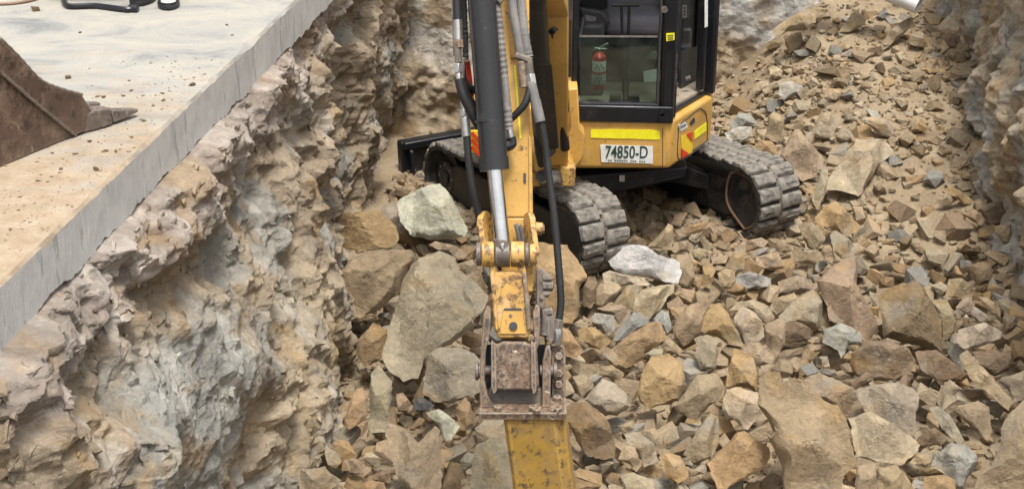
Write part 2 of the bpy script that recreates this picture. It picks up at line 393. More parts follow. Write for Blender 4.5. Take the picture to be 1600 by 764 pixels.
# concrete slab: top sheet + sawn vertical edge, one closed body
n = 700
ys = np.linspace(2.0, 18, n)
jit = .03*fbm(P3(ys*3, ys*0), 4)+.006*perlin(P3(ys*22, ys*0+3.1))
mb = MB(); V = []; jb_ = .02*fbm(P3(ys*4, ys*0, 5.5), 4)+.012*fbm(P3(ys*25, ys*0, 5.5), 3)
for y, j, jb in zip(ys, jit, jb_):
    xs = XS(y)
    V += [(-9, y, SLABZ), (xs-.012+min(j, .004), y, SLABZ), (xs+.002, y, SLABZ-.012-abs(j)*.6), (xs+.0, y, SLABZ-SLABT-.02+jb), (-9, y, SLABZ-SLABT-.02)]
Fq = gridfaces(n, 5)
slab = link('concrete_slab', npmesh('concrete_slab', V, Fq, smooth=False), 'slab')
slab.data.materials.append(MATS['slabface'])
slab.data.polygons.foreach_set('material_index', [1 if (k % 4) == 2 else 0 for k in range(len(slab.data.polygons))])
tag(slab, 'thick pale concrete slab with a sawn grey edge above the pit', None, None, 'structure')

# ground round the pit, reaching far out
mb = MB()
def sheet(x0, x1, y0, y1, z): mb.poly([(x0, y0, z), (x1, y0, z), (x1, y1, z), (x0, y1, z)], [(0, 1, 2, 3)])
sheet(-90, -1.9, -80, 120, 1.93); sheet(-1.9, 4.35, 14.75, 120, 2.02); sheet(4.35, 90, -80, 120, 2.02); sheet(-1.9, 4.35, -80, 1.2, 2.02)
tag(mb.build('terrain', 'dirt', smooth=0), 'open earth surrounding the excavation', None, None, 'structure')

WALLD = {}
def wall_mesh(name, pos, nrm, a, h, disp, cols):
    V = pos+nrm*disp[..., None]; nr, nc = a.shape; WALLD[name] = (V, cols, nrm.reshape(-1, 3)[0])
    me = npmesh(name, V.reshape(-1, 3), gridfaces(nr, nc), cols.reshape(-1, 3)); me.set_sharp_from_angle(angle=R(22)); return me
C = lambda *c: np.array(c)
def relief(a, h, seed, s=1.0):
    w1 = fbm(P3(a*1.7, h*1.7, seed), 3)*.16; w2 = fbm(P3(a*1.7, h*1.7, seed+9.3), 3)*.16
    fa, fh = a+w1, h+w2
    f1, r1, d1, e1 = facets(fa, fh, .62*s, seed, .75, 1.25)
    w1 = fbm(P3(a*5, h*5, seed+2), 3)*.06; w2 = fbm(P3(a*5, h*5, seed+5.3), 3)*.06
    f2, r2, d2, e2 = facets(a+w1, h+w2, .24*s, seed+20, .9, 1.2)
    f3, r3, d3, e3 = facets(a+w1*.6+w2*.3, h+w2*.6, .095*s, seed+40, 1.0, 1.1)
    f4, r4, d4, e4 = facets(a+w1*.3, h+w2*.3, .045*s, seed+60, 1.0)
    return (f1, r1, e1), (f2, r2, e2), (f3, r3, e3), (f4, r4, e4)

# ---- left wall
na, nh = 1000, 340
ta = np.linspace(0, 1, na); aa = 3.6+(14.7-3.6)*ta**1.25
hh = np.linspace(-.35, SLABZ-SLABT+.0, nh)
h, a = np.meshgrid(hh, aa)
ztop = SLABZ-SLABT
depth = ztop-h                                         # below the slab
foot = np.interp(a, [3.6, 6.0, 7.5, 8.5, 9.3, 9.9, 10.5, 11.2, 12.2, 15], [.28, .38, .43, .40, .18, -.05, -.30, -.14, -.03, -.05])
base = foot*np.clip(depth/ztop, 0, 1.2)**.55
big = .16*fbm(P3(a*.55, h*.9, 4.2), 3)+.09*fbm(P3(a*1.6, h*1.3, 8.2), 3)
L1, L2, L3, L4 = relief(a*.68, h, 11)
band = .30+.12*fbm(P3(a*1.1, a*0, 2.7), 3)              # weathered crust thickness
crust = 1-sstep(-.05, .06, depth-band+.05*fbm(P3(a*6, h*6, 1.2), 3))
recess = np.exp(-((depth-band-.20)/.16)**2)
bul = lambda ya, zh, sa, sh, amp: amp*np.exp(-((a-ya)/sa)**2-((h-zh)/sh)**2)
macro = bul(6.3, .95, .95, .6, .08)+bul(8.0, .35, .8, .5, .13)+bul(7.1, .3, .25, .7, -.13)+bul(5.3, 1.2, .25, .6, -.12)+bul(9.3, .8, .22, .7, -.16)+bul(10.3, 1.1, .4, .4, .05)+bul(11.3, .5, .25, .8, -.12)
smoothz = sstep(.25, .6, np.exp(-((a-6.4)/1.0)**2-((h-.85)/.5)**2))            # big smooth fracture faces
lumps = .5*np.clip(1-(L2[0]*0+1)*0, 0, 1)
_, rl, dl, el = facets(a*.55+.05*perlin(P3(a*8, h*8)), h+.05*perlin(P3(a*8, h*8, 3.3)), .15, 77, 0, .85)
_, rl2, dl2, el2 = facets(a*.6+.03*perlin(P3(a*15, h*15)), h, .06, 83, 0, .8)
lump = np.sqrt(np.clip(1-(dl/.75)**2, 0, 1))*.075+np.sqrt(np.clip(1-(dl2/.75)**2, 0, 1))*.022
fr_amt = 1-.58*smoothz
disp = base+.7*macro+.5*big*(1-.5*crust)+.32*creased(a, h, .66, 301, 1.3)*(1-.6*crust)+.17*creased(a, h, .27, 305, 1.25)*fr_amt+.085*creased(a, h, .115, 309, 1.2)*fr_amt+.040*creased(a, h, .05, 313, 1.1)*fr_amt+.016*L2[0]*fr_amt
disp = disp-.05*recess*(1-crust)+crust*(.45*lump-.05+.03*fbm(P3(a*1.5, h*3, 6.1), 3))+.007*fbm(P3(a*9, h*9, 3), 4)+.005*fbm(P3(a*40, h*40, 3), 3)
disp = disp-.02*np.clip(1-L1[2]/.10, 0, 1)*(1-crust)
topfix = sstep(0, .05, depth); disp = disp*topfix-.035*(1-topfix)
ex = .05*sstep(.6, .9, fbm(P3(a*2, h*2, 31), 2))
pos = np.stack([XS(a)+0*h, a, h], -1); nrm = np.zeros_like(pos); nrm[..., 0] = 1; nrm[..., 1] = -.12
c_crust = mix(C(.29, .24, .205), C(.46, .40, .355), sstep(-.5, .6, fbm(P3(a*5, h*5, 1), 4)))
c_crust = mix(c_crust, C(.33, .25, .17), sstep(.2, .7, fbm(P3(a*2, h*3, 21), 4)))
c_brown = mix(C(.265, .21, .15), C(.40, .325, .24), sstep(-.6, .7, fbm(P3(a*2.2, h*2.2, 5), 5)))
c_grey = mix(C(.255, .25, .228), C(.375, .365, .332), sstep(-.5, .6, fbm(P3(a*3, h*3, 15), 5)))
c_clay = mix(C(.33, .265, .18), C(.45, .37, .265), sstep(-.5, .6, fbm(P3(a*3, h*3, 25), 5)))
wg = sstep(.30, .62, np.exp(-((a-6.1)/1.25)**2-((h-.9)/.62)**2)+.22*fbm(P3(a*1.5, h*1.5, 41), 4)+.25*(L1[1]-.5))
wg = np.maximum(wg, .8*sstep(.25, .5, fbm(P3(a*1.3, h*1.6, 55), 4)))
wc = sstep(.35, .7, np.exp(-((a-8.0)/.95)**2-((h-.35)/.75)**2)+.2*fbm(P3(a*1.5, h*1.5, 61), 4))
cols = mix(c_brown, c_grey, wg); cols = mix(cols, c_clay, wc*(1-.6*wg)); cols = mix(cols, c_crust, crust*.9)
cols = cols*(.88+.24*L2[1])[..., None]
cols = mix(cols, C(.56, .54, .50), .3*sstep(.50, .62, fbm(P3(a*2.4, h*.9, 71), 5)))
tag(link('rock_wall_left', wall_mesh('rock_wall_left', pos, nrm, a, h, disp, cols), 'wallrock'), 'broken rock face under the concrete slab, pinkish crust over grey rock', None, None, 'structure')

# ---- back wall
na, nh = 420, 220
h, a = np.meshgrid(np.linspace(-.3, 2.1, nh), np.linspace(-1.5, 4.9, na))
L1, L2, L3, L4 = relief(a, h*.6, 111, .8)
up = sstep(.52, .82, h+.12*fbm(P3(a*2, h*2, 3), 3))
rib = np.clip(1-np.abs(((a*.9+.03*fbm(P3(a, h*2, 7), 2)) % .42)/.42-.5)*5, 0, 1)    # drill grooves
disp = .09*fbm(P3(a*.8, h*.7, 12), 3)+(1-.75*up)*(.16*creased(a, h, .4, 501)+.09*creased(a, h, .16, 505)+.045*creased(a, h, .07, 509))+.006*L3[0]+.004*L4[0]-.03*rib*up+.008*fbm(P3(a*9, h*7, 2), 4)+.16*(.7-h)*(1-up)
c_low = mix(C(.25, .19, .125), C(.40, .31, .21), sstep(-.6, .6, fbm(P3(a*3, h*6, 5), 5)))
c_up = mix(C(.44, .435, .42), C(.58, .57, .545), sstep(-.5, .5, fbm(P3(a*3, h*2, 8), 5)))
wh = sstep(.1, .45, fbm(P3(a*4.2, h*.7, 91), 4))
c_up = mix(c_up, C(.66, .64, .60), wh*.85); c_low = mix(c_low, C(.46, .38, .28), .7*sstep(.15, .5, fbm(P3(a*5, h*.5, 95), 3)))
cols = mix(c_low, c_up, up*(.45+.55*sstep(-.2, .8, a)))
pos = np.stack([a, BACKY-.95*(1-sstep(-.2, 1.7, a)), h], -1); nrm = np.zeros_like(pos); nrm[..., 1] = -1
tag(link('rock_wall_back', wall_mesh('rock_wall_back', pos[::-1], nrm[::-1], a, h, disp[::-1], cols[::-1]), 'wallrock'), 'far pit wall, grey with pale vertical streaks above brown rock', None, None, 'structure')

# ---- right wall
na, nh = 480, 260
h, a = np.meshgrid(np.linspace(-.3, 2.05, nh), np.linspace(6.5, 14.8, na))
L1, L2, L3, L4 = relief(a, h, 211, 1.0)
depth = 2.05-h
crust = 1-sstep(.28, .42, depth+.08*fbm(P3(a*2, h*2, 7), 3))
_, rl, dl, el = facets(a+.05*perlin(P3(a*8, h*8, 5)), h, .16, 177, 0, .85)
lump = np.sqrt(np.clip(1-(dl/.75)**2, 0, 1))*.09
disp = .16*fbm(P3(a*.9, h*.5, 33), 3)+.34*creased(a, h, .6, 401, .8)+.18*creased(a, h, .26, 405)+.085*creased(a, h, .11, 409)+.04*creased(a, h, .05, 413)+crust*(.5*lump+.04)+.01*fbm(P3(a*12, h*12, 3), 4)+.14*depth/2
c_brown = mix(C(.34, .27, .19), C(.52, .42, .30), sstep(-.6, .6, fbm(P3(a*2, h*2, 5), 5)))
c_grey = mix(C(.33, .315, .28), C(.50, .48, .43), sstep(-.5, .6, fbm(P3(a*3, h*3, 15), 5)))
cols = mix(c_brown, c_grey, sstep(-.15, .35, fbm(P3(a*1.2, h*1.0, 17), 3)+.5*(L1[1]-.5)))
cols = mix(cols, mix(C(.45, .38, .31), C(.60, .54, .46), sstep(-.4, .5, fbm(P3(a*6, h*6, 18), 4))), crust)*(.88+.24*L2[1])[..., None]
pos = np.stack([3.72+.11*(a-10), a, h], -1); nrm = np.zeros_like(pos); nrm[..., 0] = -1
tag(link('rock_wall_right', wall_mesh('rock_wall_right', pos[::-1], nrm[::-1], a, h, disp[::-1], cols[::-1]), 'wallrock'), 'jointed grey and brown rock face along the heap', None, None, 'structure')

# ================================================================== ROCKS
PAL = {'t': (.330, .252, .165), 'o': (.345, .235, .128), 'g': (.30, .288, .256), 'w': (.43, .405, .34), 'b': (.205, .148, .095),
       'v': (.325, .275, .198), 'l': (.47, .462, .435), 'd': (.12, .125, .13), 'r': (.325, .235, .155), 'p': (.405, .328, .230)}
def area(P): x, y = P[:, 0], P[:, 1]; return .5*np.sum(x*np.roll(y, -1)-np.roll(x, -1)*y)
def traced_rock(out, cls, lean=38, back=0, thick=.5, seed=0, flat=.0, zoff=0):
    """a boulder with the outline seen in the photo, laid on the pit floor at its own distance; facets are cut by random planes"""
    r = np.random.default_rng(1000+seed)
    out = [tuple(map(float, p)) for p in out]
    bx, by = max(out, key=lambda p: p[1])
    bx = sum(p[0] for p in out)/len(out)
    g = ground_at(bx, by, zoff+.03+.09*float(1-sstep(.05, .3, terr(np.array([ground_at(bx, by).x]), np.array([ground_at(bx, by).y])))[0]))
    if back: g = g+ray(bx, by).normalized()*back
    A = R(lean+r.uniform(-6, 6)); yaw = R(r.uniform(-14, 14))
    L = Vector((0, math.sin(A), math.cos(A))); L.rotate(Quaternion((0, 0, 1), yaw))
    X = Vector((math.cos(yaw), math.sin(yaw), 0)); N = X.cross(L)
    if N.dot(CAM-g) < 0: N = -N
    pts = np.array([[(at_pl(px, py, g, N)-g).dot(X), (at_pl(px, py, g, N)-g).dot(L)] for px, py in out])
    if area(pts) < 0: pts = pts[::-1]
    Sz = math.sqrt(abs(area(pts)))
    c = pts.mean(0); A2 = area(pts)
    x, y = pts[:, 0], pts[:, 1]; xn, yn = np.roll(x, -1), np.roll(y, -1); cr = x*yn-xn*y
    c = np.array([np.sum((x+xn)*cr), np.sum((y+yn)*cr)])/(6*A2)
    # resample, keeping corners
    NP = 52 if Sz > .25 else 36; NR = 12 if Sz > .25 else 8
    seg = np.linalg.norm(np.roll(pts, -1, 0)-pts, axis=1); per = seg.sum(); res = []
    for i in range(len(pts)):
        k = max(1, int(round(NP*seg[i]/per)))
        for j in range(k): res.append(pts[i]+(pts[(i+1) % len(pts)]-pts[i])*j/k)
    res = np.array(res); NP = len(res)
    res = res+r.normal(size=res.shape)*Sz*.010
    def dedge(Q):
        d = np.full(len(Q), 9e9)
        for i in range(len(pts)):
            a = pts[i]; b = pts[(i+1) % len(pts)]; ab = b-a; t = np.clip(((Q-a)@ab)/(ab@ab+1e-12), 0, 1)
            d = np.minimum(d, np.linalg.norm(Q-(a+t[:, None]*ab), axis=1))
        return d
    def side(depth, k, main):
        H2 = math.pi/2; fl = 1-.75*flat*2 if flat else 1
        if main:
            w0 = r.uniform(-.10, .22)*Sz; tl = r.uniform(-.45, .45); D = depth
            s1 = r.uniform(.45, .85)*fl; s2 = r.uniform(.30, .75)*fl
            pl = [(D+s1*w0, H2+tl, s1), (D-s2*w0, -H2+tl+r.uniform(-.3, .3), s2)]
            for th, lo in ((0, .55), (math.pi, .55)):
                pl.append((D*r.uniform(.9, 1.35)*(1+.4*flat), th+r.uniform(-.7, .7), r.uniform(lo, 1.2)))
            pl.append((D*r.uniform(.95, 1.1), r.uniform(0, 6.28), r.uniform(.25, .8)))
        else:
            pl = [(depth, r.uniform(0, 6.28), r.uniform(.1, .4))]; th0 = r.uniform(0, 6.28)
            for i in range(k): pl.append((depth*r.uniform(.9, 1.5), th0+i*6.28/k+r.uniform(-.4, .4), r.uniform(.55, 1.3)))
        def f(Q):
            q = Q-c; t = np.full(len(Q), 9e9)
            for cc, th, sl in pl: t = np.minimum(t, cc-sl*(q[:, 0]*math.cos(th)+q[:, 1]*math.sin(th)))
            e = dedge(Q)
            rim = Sz*.03+e*(2.2 if main else 1.6)
            return np.clip(np.minimum(t, rim), 0, None)
        return f
    fF = side(thick*Sz*.80*(1-flat), 4, True); fB = side(thick*Sz, 3, False)
    rings = []
    nz = lambda Q, s, k: fbm(P3(Q[:, 0]*s/Sz+seed*3.1, Q[:, 1]*s/Sz+k*5.7, .37*seed), 3)
    sched = list(1-(np.arange(1, NR)/NR)**1.15)
    F_, B_ = [], []
    for q in sched:
        Q = c+(res-c)*q
        Q = Q+r.normal(size=Q.shape)*Sz*.006
        F_.append((Q, fF(Q)+Sz*(.030-.04*flat)*nz(Q, 3, 1)*(1-q**6)+Sz*.014*nz(Q, 11, 2)*(1-q**6)))
        B_.append((Q, -fB(Q)+Sz*.04*nz(Q, 3, 3)*(1-q**6)))
    V = []; 
    def add(Q, t):
        for (u, w), tt in zip(Q, t): V.append(X*u+L*w+N*tt)
    cQ = c[None]
    add(cQ, fF(cQ)+Sz*(.030-.04*flat)*nz(cQ, 3, 1)+Sz*.014*nz(cQ, 11, 2))
    for Q, t in reversed(F_): add(Q, t)
    add(res, np.zeros(NP)+Sz*.01*nz(res, 4, 5))
    for Q, t in B_: add(Q, t)
    add(cQ, -fB(cQ)+Sz*.04*nz(cQ, 3, 3))
    nr = 2*len(sched)+1
    Fc = [(0, 1+j, 1+(j+1) % NP) for j in range(NP)]
    for i in range(nr-1):
        for j in range(NP):
            a = 1+i*NP+j; b = 1+i*NP+(j+1) % NP
            Fc.append((a, a+NP, b+NP, b))
    last = 1+nr*NP; e = 1+(nr-1)*NP
    Fc += [(last, e+(j+1) % NP, e+j) for j in range(NP)]
    V = np.array(V); V += r.normal(size=V.shape)*Sz*.0025
    me = bpy.data.meshes.new('rock'); me.from_pydata(V.tolist(), [], Fc); me.update()
    bm = bmesh.new(); bm.from_mesh(me); bmesh.ops.recalc_face_normals(bm, faces=bm.faces); bm.to_mesh(me); bm.free()
    me.polygons.foreach_set('use_smooth', [True]*len(me.polygons)); me.set_sharp_from_angle(angle=R(24))
    o = link('boulder' if Sz > .3 else 'rock', me, 'rock'); o.location = g
    k = r.uniform(.9, 1.12); col = PAL[cls]; o.color = (col[0]*k, col[1]*k*r.uniform(.97, 1.03), col[2]*k*r.uniform(.94, 1.06), 1)
    return o, Sz
TR = [
# label (None = look-alike of its zone), class, outline, options
('long pale grey slab-like rock lying just in front of the left track', 'l', [(947,402),(964,389),(985,386),(1011,390),(1027,401),(1053,405),(1068,414),(1063,432),(1061,443),(1040,441),(1006,431),(972,427),(956,419)], dict(lean=55)),
('tan rock standing behind the right end of the pale grey slab', 't', [(1047,398),(1075,397),(1083,406),(1086,435),(1074,448),(1060,446),(1055,420)], dict(back=.14)),
('flat tan rock tucked under the pale grey slab', 'p', [(941,427),(953,423),(985,431),(1006,434),(1016,444),(1011,447),(985,444),(969,448),(944,441)], {}),
('blocky tan rock between the hose and the ragged rock', 't', [(930,477),(932,451),(940,443),(961,440),(972,449),(966,461),(941,481)], {}),
(None, 'v', [(953,481),(979,447),(993,444),(999,453),(990,485),(958,482)], dict(back=.08)),
('ragged tan rock pointing up right below the pale grey slab', 'p', [(990,482),(991,469),(1003,452),(1027,447),(1053,443),(1053,456),(1042,466),(1037,478),(1021,493),(1013,499),(995,487)], {}),
(None, 'g', [(919,500),(930,488),(960,493),(961,513),(951,525),(940,516)], {}),
('grey rock leaning behind the layered ochre rock', 'g', [(958,534),(961,519),(990,487),(1003,491),(1016,502),(985,525),(972,534)], dict(back=.06)),
('long layered ochre rock lying across the middle of the pile', 'o', [(940,551),(956,545),(985,521),(1016,503),(1034,502),(1037,532),(1008,553),(1006,561),(979,574),(948,561)], dict(lean=50)),
(None, 'g', [(1021,498),(1034,483),(1045,490),(1050,511),(1042,523),(1036,513)], {}),
('rough mottled rock with white specks left of the orange rock', 'r', [(1051,516),(1061,493),(1076,477),(1105,464),(1109,477),(1099,493),(1097,521),(1074,537),(1068,541),(1054,530)], {}),
('brown wedge-shaped rock right of the breaker linkage', 'o', [(903,516),(911,510),(930,511),(956,533),(940,547),(922,542),(905,530)], {}),
('ochre rock beside the hose end at the breaker', 'o', [(876,508),(890,516),(910,546),(902,558),(876,556)], {}),
(None, 'b', [(909,477),(909,453),(919,432),(930,432),(935,443),(931,466),(924,482)], {}),
(None, 't', [(932,481),(969,475),(987,485),(983,498),(966,508),(958,493)], dict(back=.08)),
(None, 't', [(1033,542),(1042,524),(1066,546),(1063,555),(1037,550)], {}),
('squarish brown boulder with cracked front in the middle of the pile', 'o', [(996,616),(1001,586),(1016,558),(1046,553),(1068,571),(1071,601),(1061,626),(1011,639),(998,626)], dict(thick=.5)),
('upright block-shaped rock right of the squarish brown boulder', 'v', [(1086,556),(1091,526),(1106,523),(1121,531),(1119,576),(1096,578)], {}),
('bright orange ochre rock in the middle of the rubble', 'o', [(1093,490),(1100,479),(1124,473),(1139,490),(1160,534),(1161,541),(1144,540),(1121,527),(1095,519)], {}),
('pale tan flat-faced rock right of the orange rock', 'p', [(1146,495),(1160,478),(1178,487),(1190,500),(1195,524),(1186,532),(1165,540),(1150,511)], {}),
(None, 'p', [(1139,485),(1152,472),(1178,468),(1199,477),(1211,496),(1199,506),(1189,503),(1163,480)], dict(back=.15)),
('smooth tan rock standing upright left of the dark grey rock', 't', [(1194,508),(1218,496),(1228,503),(1226,537),(1213,558),(1199,545),(1193,516)], {}),
('angular grey-tan boulder with a peaked top left of the tall reddish rock', 'v', [(1215,495),(1244,466),(1270,452),(1283,461),(1292,479),(1296,508),(1273,517),(1262,511),(1231,503)], dict(back=.05)),
('tan rock resting against the peaked grey-tan boulder', 't', [(1203,478),(1210,466),(1241,457),(1247,466),(1226,490),(1213,491)], {}),
(None, 'b', [(1228,503),(1247,502),(1265,511),(1267,529),(1254,534),(1228,532)], {}),
('rounded light blue-grey rock at the foot of the tall reddish rock', 'g', [(1285,534),(1288,516),(1312,504),(1330,511),(1346,521),(1347,535),(1325,540),(1315,560),(1309,547)], dict(thick=.5)),
('tall reddish rock with pale veins left of the dark block', 'r', [(1275,441),(1300,415),(1335,400),(1340,425),(1338,445),(1352,470),(1368,497),(1373,518),(1352,533),(1318,508),(1297,500),(1293,478),(1283,461)], dict(lean=48, back=.1)),
(None, 't', [(1235,398),(1239,392),(1278,390),(1287,405),(1270,414),(1239,407)], {}),
(None, 't', [(1283,393),(1286,384),(1299,382),(1305,405),(1294,409)], {}),
(None, 'v', [(1297,368),(1306,360),(1325,372),(1338,388),(1332,402),(1315,405),(1303,394)], {}),
('tan rock against the front of the right track', 't', [(1245,351),(1259,347),(1278,353),(1291,373),(1273,394),(1263,388)], {}),
(None, 't', [(1181,403),(1213,393),(1218,396),(1226,419),(1205,423),(1182,413)], {}),
(None, 'v', [(1131,419),(1150,388),(1163,384),(1165,396),(1163,419),(1150,430)], {}),
('flat pale grey rock above the orange rock', 'g', [(1150,441),(1151,431),(1171,424),(1205,435),(1205,447),(1171,451)], {}),
('splintery layered tan rock right of the flat grey one', 't', [(1215,440),(1247,430),(1267,437),(1275,451),(1247,458),(1218,456)], {}),
(None, 'o', [(1097,446),(1099,415),(1112,411),(1118,424),(1110,452)], {}),
(None, 't', [(1121,427),(1134,419),(1148,424),(1150,440),(1142,451),(1129,451)], {}),
(None, 't', [(1161,547),(1171,536),(1186,534),(1211,559),(1205,568),(1181,572)], {}),
('ochre-brown rock above the bright-topped rock', 'o', [(1139,570),(1147,543),(1178,558),(1185,585),(1182,612),(1165,605),(1134,603)], {}),
(None, 't', [(1263,538),(1299,538),(1315,547),(1301,553),(1267,548)], {}),
('tan rock with a bright top left of the giant slab', 'p', [(1130,626),(1134,608),(1151,604),(1184,613),(1190,646),(1168,672),(1151,659),(1135,643)], dict(thick=.5)),
('brick-shaped brown rock with pale scratches left of the giant slab', 'o', [(1105,725),(1153,675),(1163,673),(1201,699),(1204,712),(1196,729),(1163,748),(1123,768),(1112,745)], dict(lean=48)),
('giant flat brown slab standing at the bottom of the pile', 't', [(1186,590),(1201,578),(1219,581),(1224,598),(1242,589),(1257,606),(1288,623),(1308,633),(1323,654),(1331,671),(1328,689),(1336,712),(1336,727),(1316,745),(1308,790),(1222,790),(1222,722),(1207,699),(1201,682),(1204,664),(1185,633)], dict(lean=32, thick=.42, flat=.18)),
('angular tan boulder with a flat face right of the squarish boulder', 't', [(1053,637),(1090,585),(1120,583),(1133,603),(1132,620),(1108,635),(1087,657),(1062,645)], {}),
('flat brown slab sprinkled with grit below the angular tan boulder', 't', [(1067,710),(1092,668),(1109,645),(1122,650),(1124,690),(1112,715),(1090,722)], dict(flat=.3)),
('bright-topped tan boulder jutting right from the giant slab', 'p', [(1330,666),(1325,654),(1358,643),(1396,666),(1421,679),(1438,695),(1432,707),(1409,727),(1371,720),(1338,712),(1332,689)], dict(lean=52)),
('rounded slab-faced rock behind the bright-topped boulder', 'v', [(1335,610),(1376,599),(1404,596),(1429,608),(1438,621),(1432,643),(1431,681),(1419,690),(1396,680),(1371,660),(1350,640)], dict(back=.12, flat=.3)),
('rippled tan rock ridge behind the giant slab', 't', [(1245,605),(1262,588),(1280,582),(1305,592),(1335,606),(1352,640),(1345,662),(1310,650),(1270,625)], dict(back=.14)),
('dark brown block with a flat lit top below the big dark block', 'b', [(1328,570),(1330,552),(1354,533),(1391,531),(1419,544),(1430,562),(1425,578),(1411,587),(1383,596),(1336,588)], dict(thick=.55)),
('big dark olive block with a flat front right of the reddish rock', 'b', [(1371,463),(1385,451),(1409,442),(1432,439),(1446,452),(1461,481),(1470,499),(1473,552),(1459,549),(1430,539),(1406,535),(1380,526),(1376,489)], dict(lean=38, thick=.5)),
('tan slab leaning behind the big dark block', 't', [(1455,468),(1480,469),(1490,486),(1495,505),(1487,526),(1474,533),(1465,500)], dict(back=.1)),
('two-faced layered rock in the rubble near the right wall', 'v', [(1493,531),(1498,515),(1537,503),(1566,518),(1563,528),(1529,543),(1503,544)], {}),
('long plank-like slab leaning at the right of the pile', 't', [(1498,556),(1511,546),(1545,583),(1584,628),(1575,641),(1540,610),(1515,590)], dict(thick=.25)),
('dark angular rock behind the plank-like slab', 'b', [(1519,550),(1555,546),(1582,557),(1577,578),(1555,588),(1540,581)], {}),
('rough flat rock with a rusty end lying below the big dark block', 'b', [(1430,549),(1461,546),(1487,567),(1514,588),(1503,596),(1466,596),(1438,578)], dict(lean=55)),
(None, 'b', [(1487,608),(1548,607),(1561,615),(1548,625),(1498,623)], {}),
('triangular tan slab right of the flat plank rock', 't', [(1485,636),(1528,626),(1546,636),(1548,661),(1551,671),(1543,689),(1518,669)], dict(flat=.3)),
('thin flat plank of rock lying aslant at lower right', 'v', [(1451,636),(1465,634),(1485,648),(1508,689),(1495,692),(1472,669)], dict(thick=.25)),
('low rounded brown rock left of the grey boulder', 'b', [(1431,687),(1447,671),(1462,668),(1482,684),(1472,694),(1442,697)], {}),
('smooth grey boulder at the lower right of the pile', 'g', [(1454,727),(1462,712),(1482,692),(1508,694),(1528,712),(1528,722),(1513,745),(1505,764),(1492,763),(1475,740)], dict(thick=.5)),
(None, 't', [(1421,722),(1431,710),(1454,707),(1458,717),(1447,730)], {}),
('cut-off tan block at the bottom edge below the grey boulder', 'o', [(1443,745),(1480,742),(1492,750),(1495,775),(1444,775)], {}),
('tan slab at the bottom edge right of the giant slab', 't', [(1371,732),(1399,725),(1421,748),(1432,775),(1371,775)], dict(flat=.3)),
('narrow brown rock at the bottom edge touching the giant slab', 't', [(1338,727),(1368,722),(1371,775),(1335,775)], {}),
('splintered layered rock on top of the giant slab', 'b', [(1330,598),(1353,580),(1367,588),(1363,595),(1335,608)], {}),
('rounded tan boulder at the right edge above the plank-like slab', 'v', [(1558,593),(1605,577),(1615,620),(1584,628),(1574,608)], {}),
('massive tan and grey rock shoulder in the bottom right corner', 't', [(1505,790),(1530,745),(1560,705),(1570,655),(1605,615),(1680,600),(1700,800)], dict(lean=30, thick=.5)),
('dark wedge rock half buried near the right wall', 'b', [(1506,416),(1537,408),(1553,423),(1545,442),(1529,447)], {}),
(None, 't', [(1477,463),(1482,437),(1500,434),(1519,447),(1516,460),(1500,467)], {}),
(None, 't', [(1527,463),(1542,465),(1563,481),(1563,494),(1548,489)], {}),
(None, 't', [(1493,481),(1503,468),(1519,461),(1519,476),(1514,491)], {}),
(None, 'v', [(1516,491),(1519,476),(1545,494),(1540,502),(1529,505)], {}),
(None, 'b', [(1566,499),(1571,486),(1595,499),(1582,515),(1571,518)], {}),
(None, 'v', [(1558,421),(1589,409),(1600,416),(1597,426),(1566,427)], {}),
('pointed tan boulder standing beside the right track', 't', [(1217,245),(1227,229),(1238,206),(1248,202),(1266,224),(1285,245),(1286,256),(1272,277),(1253,284),(1235,266)], dict(thick=.5)),
('large tabular slab of tan rock lying on the heap', 'p', [(1286,287),(1303,268),(1337,218),(1385,222),(1398,235),(1372,262),(1358,285),(1342,306),(1310,298),(1288,296)], dict(lean=52, thick=.5)),
('orange-brown rock touching the top of the right track', 'o', [(1173,232),(1188,219),(1206,221),(1215,232),(1211,242),(1201,249),(1183,240)], dict(back=.06)),
('upright tan rock behind the orange-brown one', 't', [(1198,214),(1200,182),(1209,174),(1222,180),(1226,193),(1221,208),(1215,224),(1204,219)], {}),
('flat cream rock behind the right track', 'w', [(1132,208),(1157,198),(1175,199),(1176,214),(1157,224),(1138,220)], {}),
('grey and tan rock behind the flat cream rock', 'g', [(1140,195),(1154,177),(1172,177),(1183,193),(1170,198),(1146,202)], {}),
('tan rock above the pointed boulder', 'p', [(1269,208),(1282,177),(1300,176),(1311,195),(1300,218),(1277,216)], {}),
('thin upright stone between the pointed boulder and the tabular slab', 'v', [(1268,313),(1277,287),(1285,261),(1294,260),(1293,284),(1287,311),(1277,329)], {}),
('ochre rock below the tabular slab', 'o', [(1273,341),(1290,321),(1306,314),(1329,337),(1343,353),(1337,365),(1318,367),(1278,349)], {}),
('pale domed rock halfway up the heap', 'w', [(1217,147),(1219,131),(1235,127),(1253,133),(1257,141),(1240,152),(1225,157)], {}),
(None, 'p', [(1294,154),(1295,139),(1314,139),(1315,152),(1306,158)], {}),
('big tan block propped against the far wall', 't', [(1207,47),(1217,39),(1246,21),(1266,12),(1277,18),(1274,36),(1261,47),(1225,50),(1219,57),(1210,56)], dict(zoff=.25)),
('tan block under the propped rock at the far wall', 't', [(1226,68),(1227,52),(1251,50),(1255,63),(1246,76),(1233,85)], {}),
('triangular tan slab near the top of the heap', 't', [(1310,51),(1337,14),(1353,29),(1352,39),(1329,50)], dict(flat=.3)),
('broad tan slab half buried at the top of the heap', 't', [(1371,78),(1398,39),(1425,27),(1428,39),(1408,57),(1382,78)], dict(flat=.3)),
('angular tan rock below the white pipe', 't', [(1420,68),(1424,52),(1439,48),(1456,71),(1455,78),(1432,74)], {}),
('reddish brown rock against the right wall', 'b', [(1471,57),(1481,51),(1494,55),(1494,74),(1481,72)], {}),
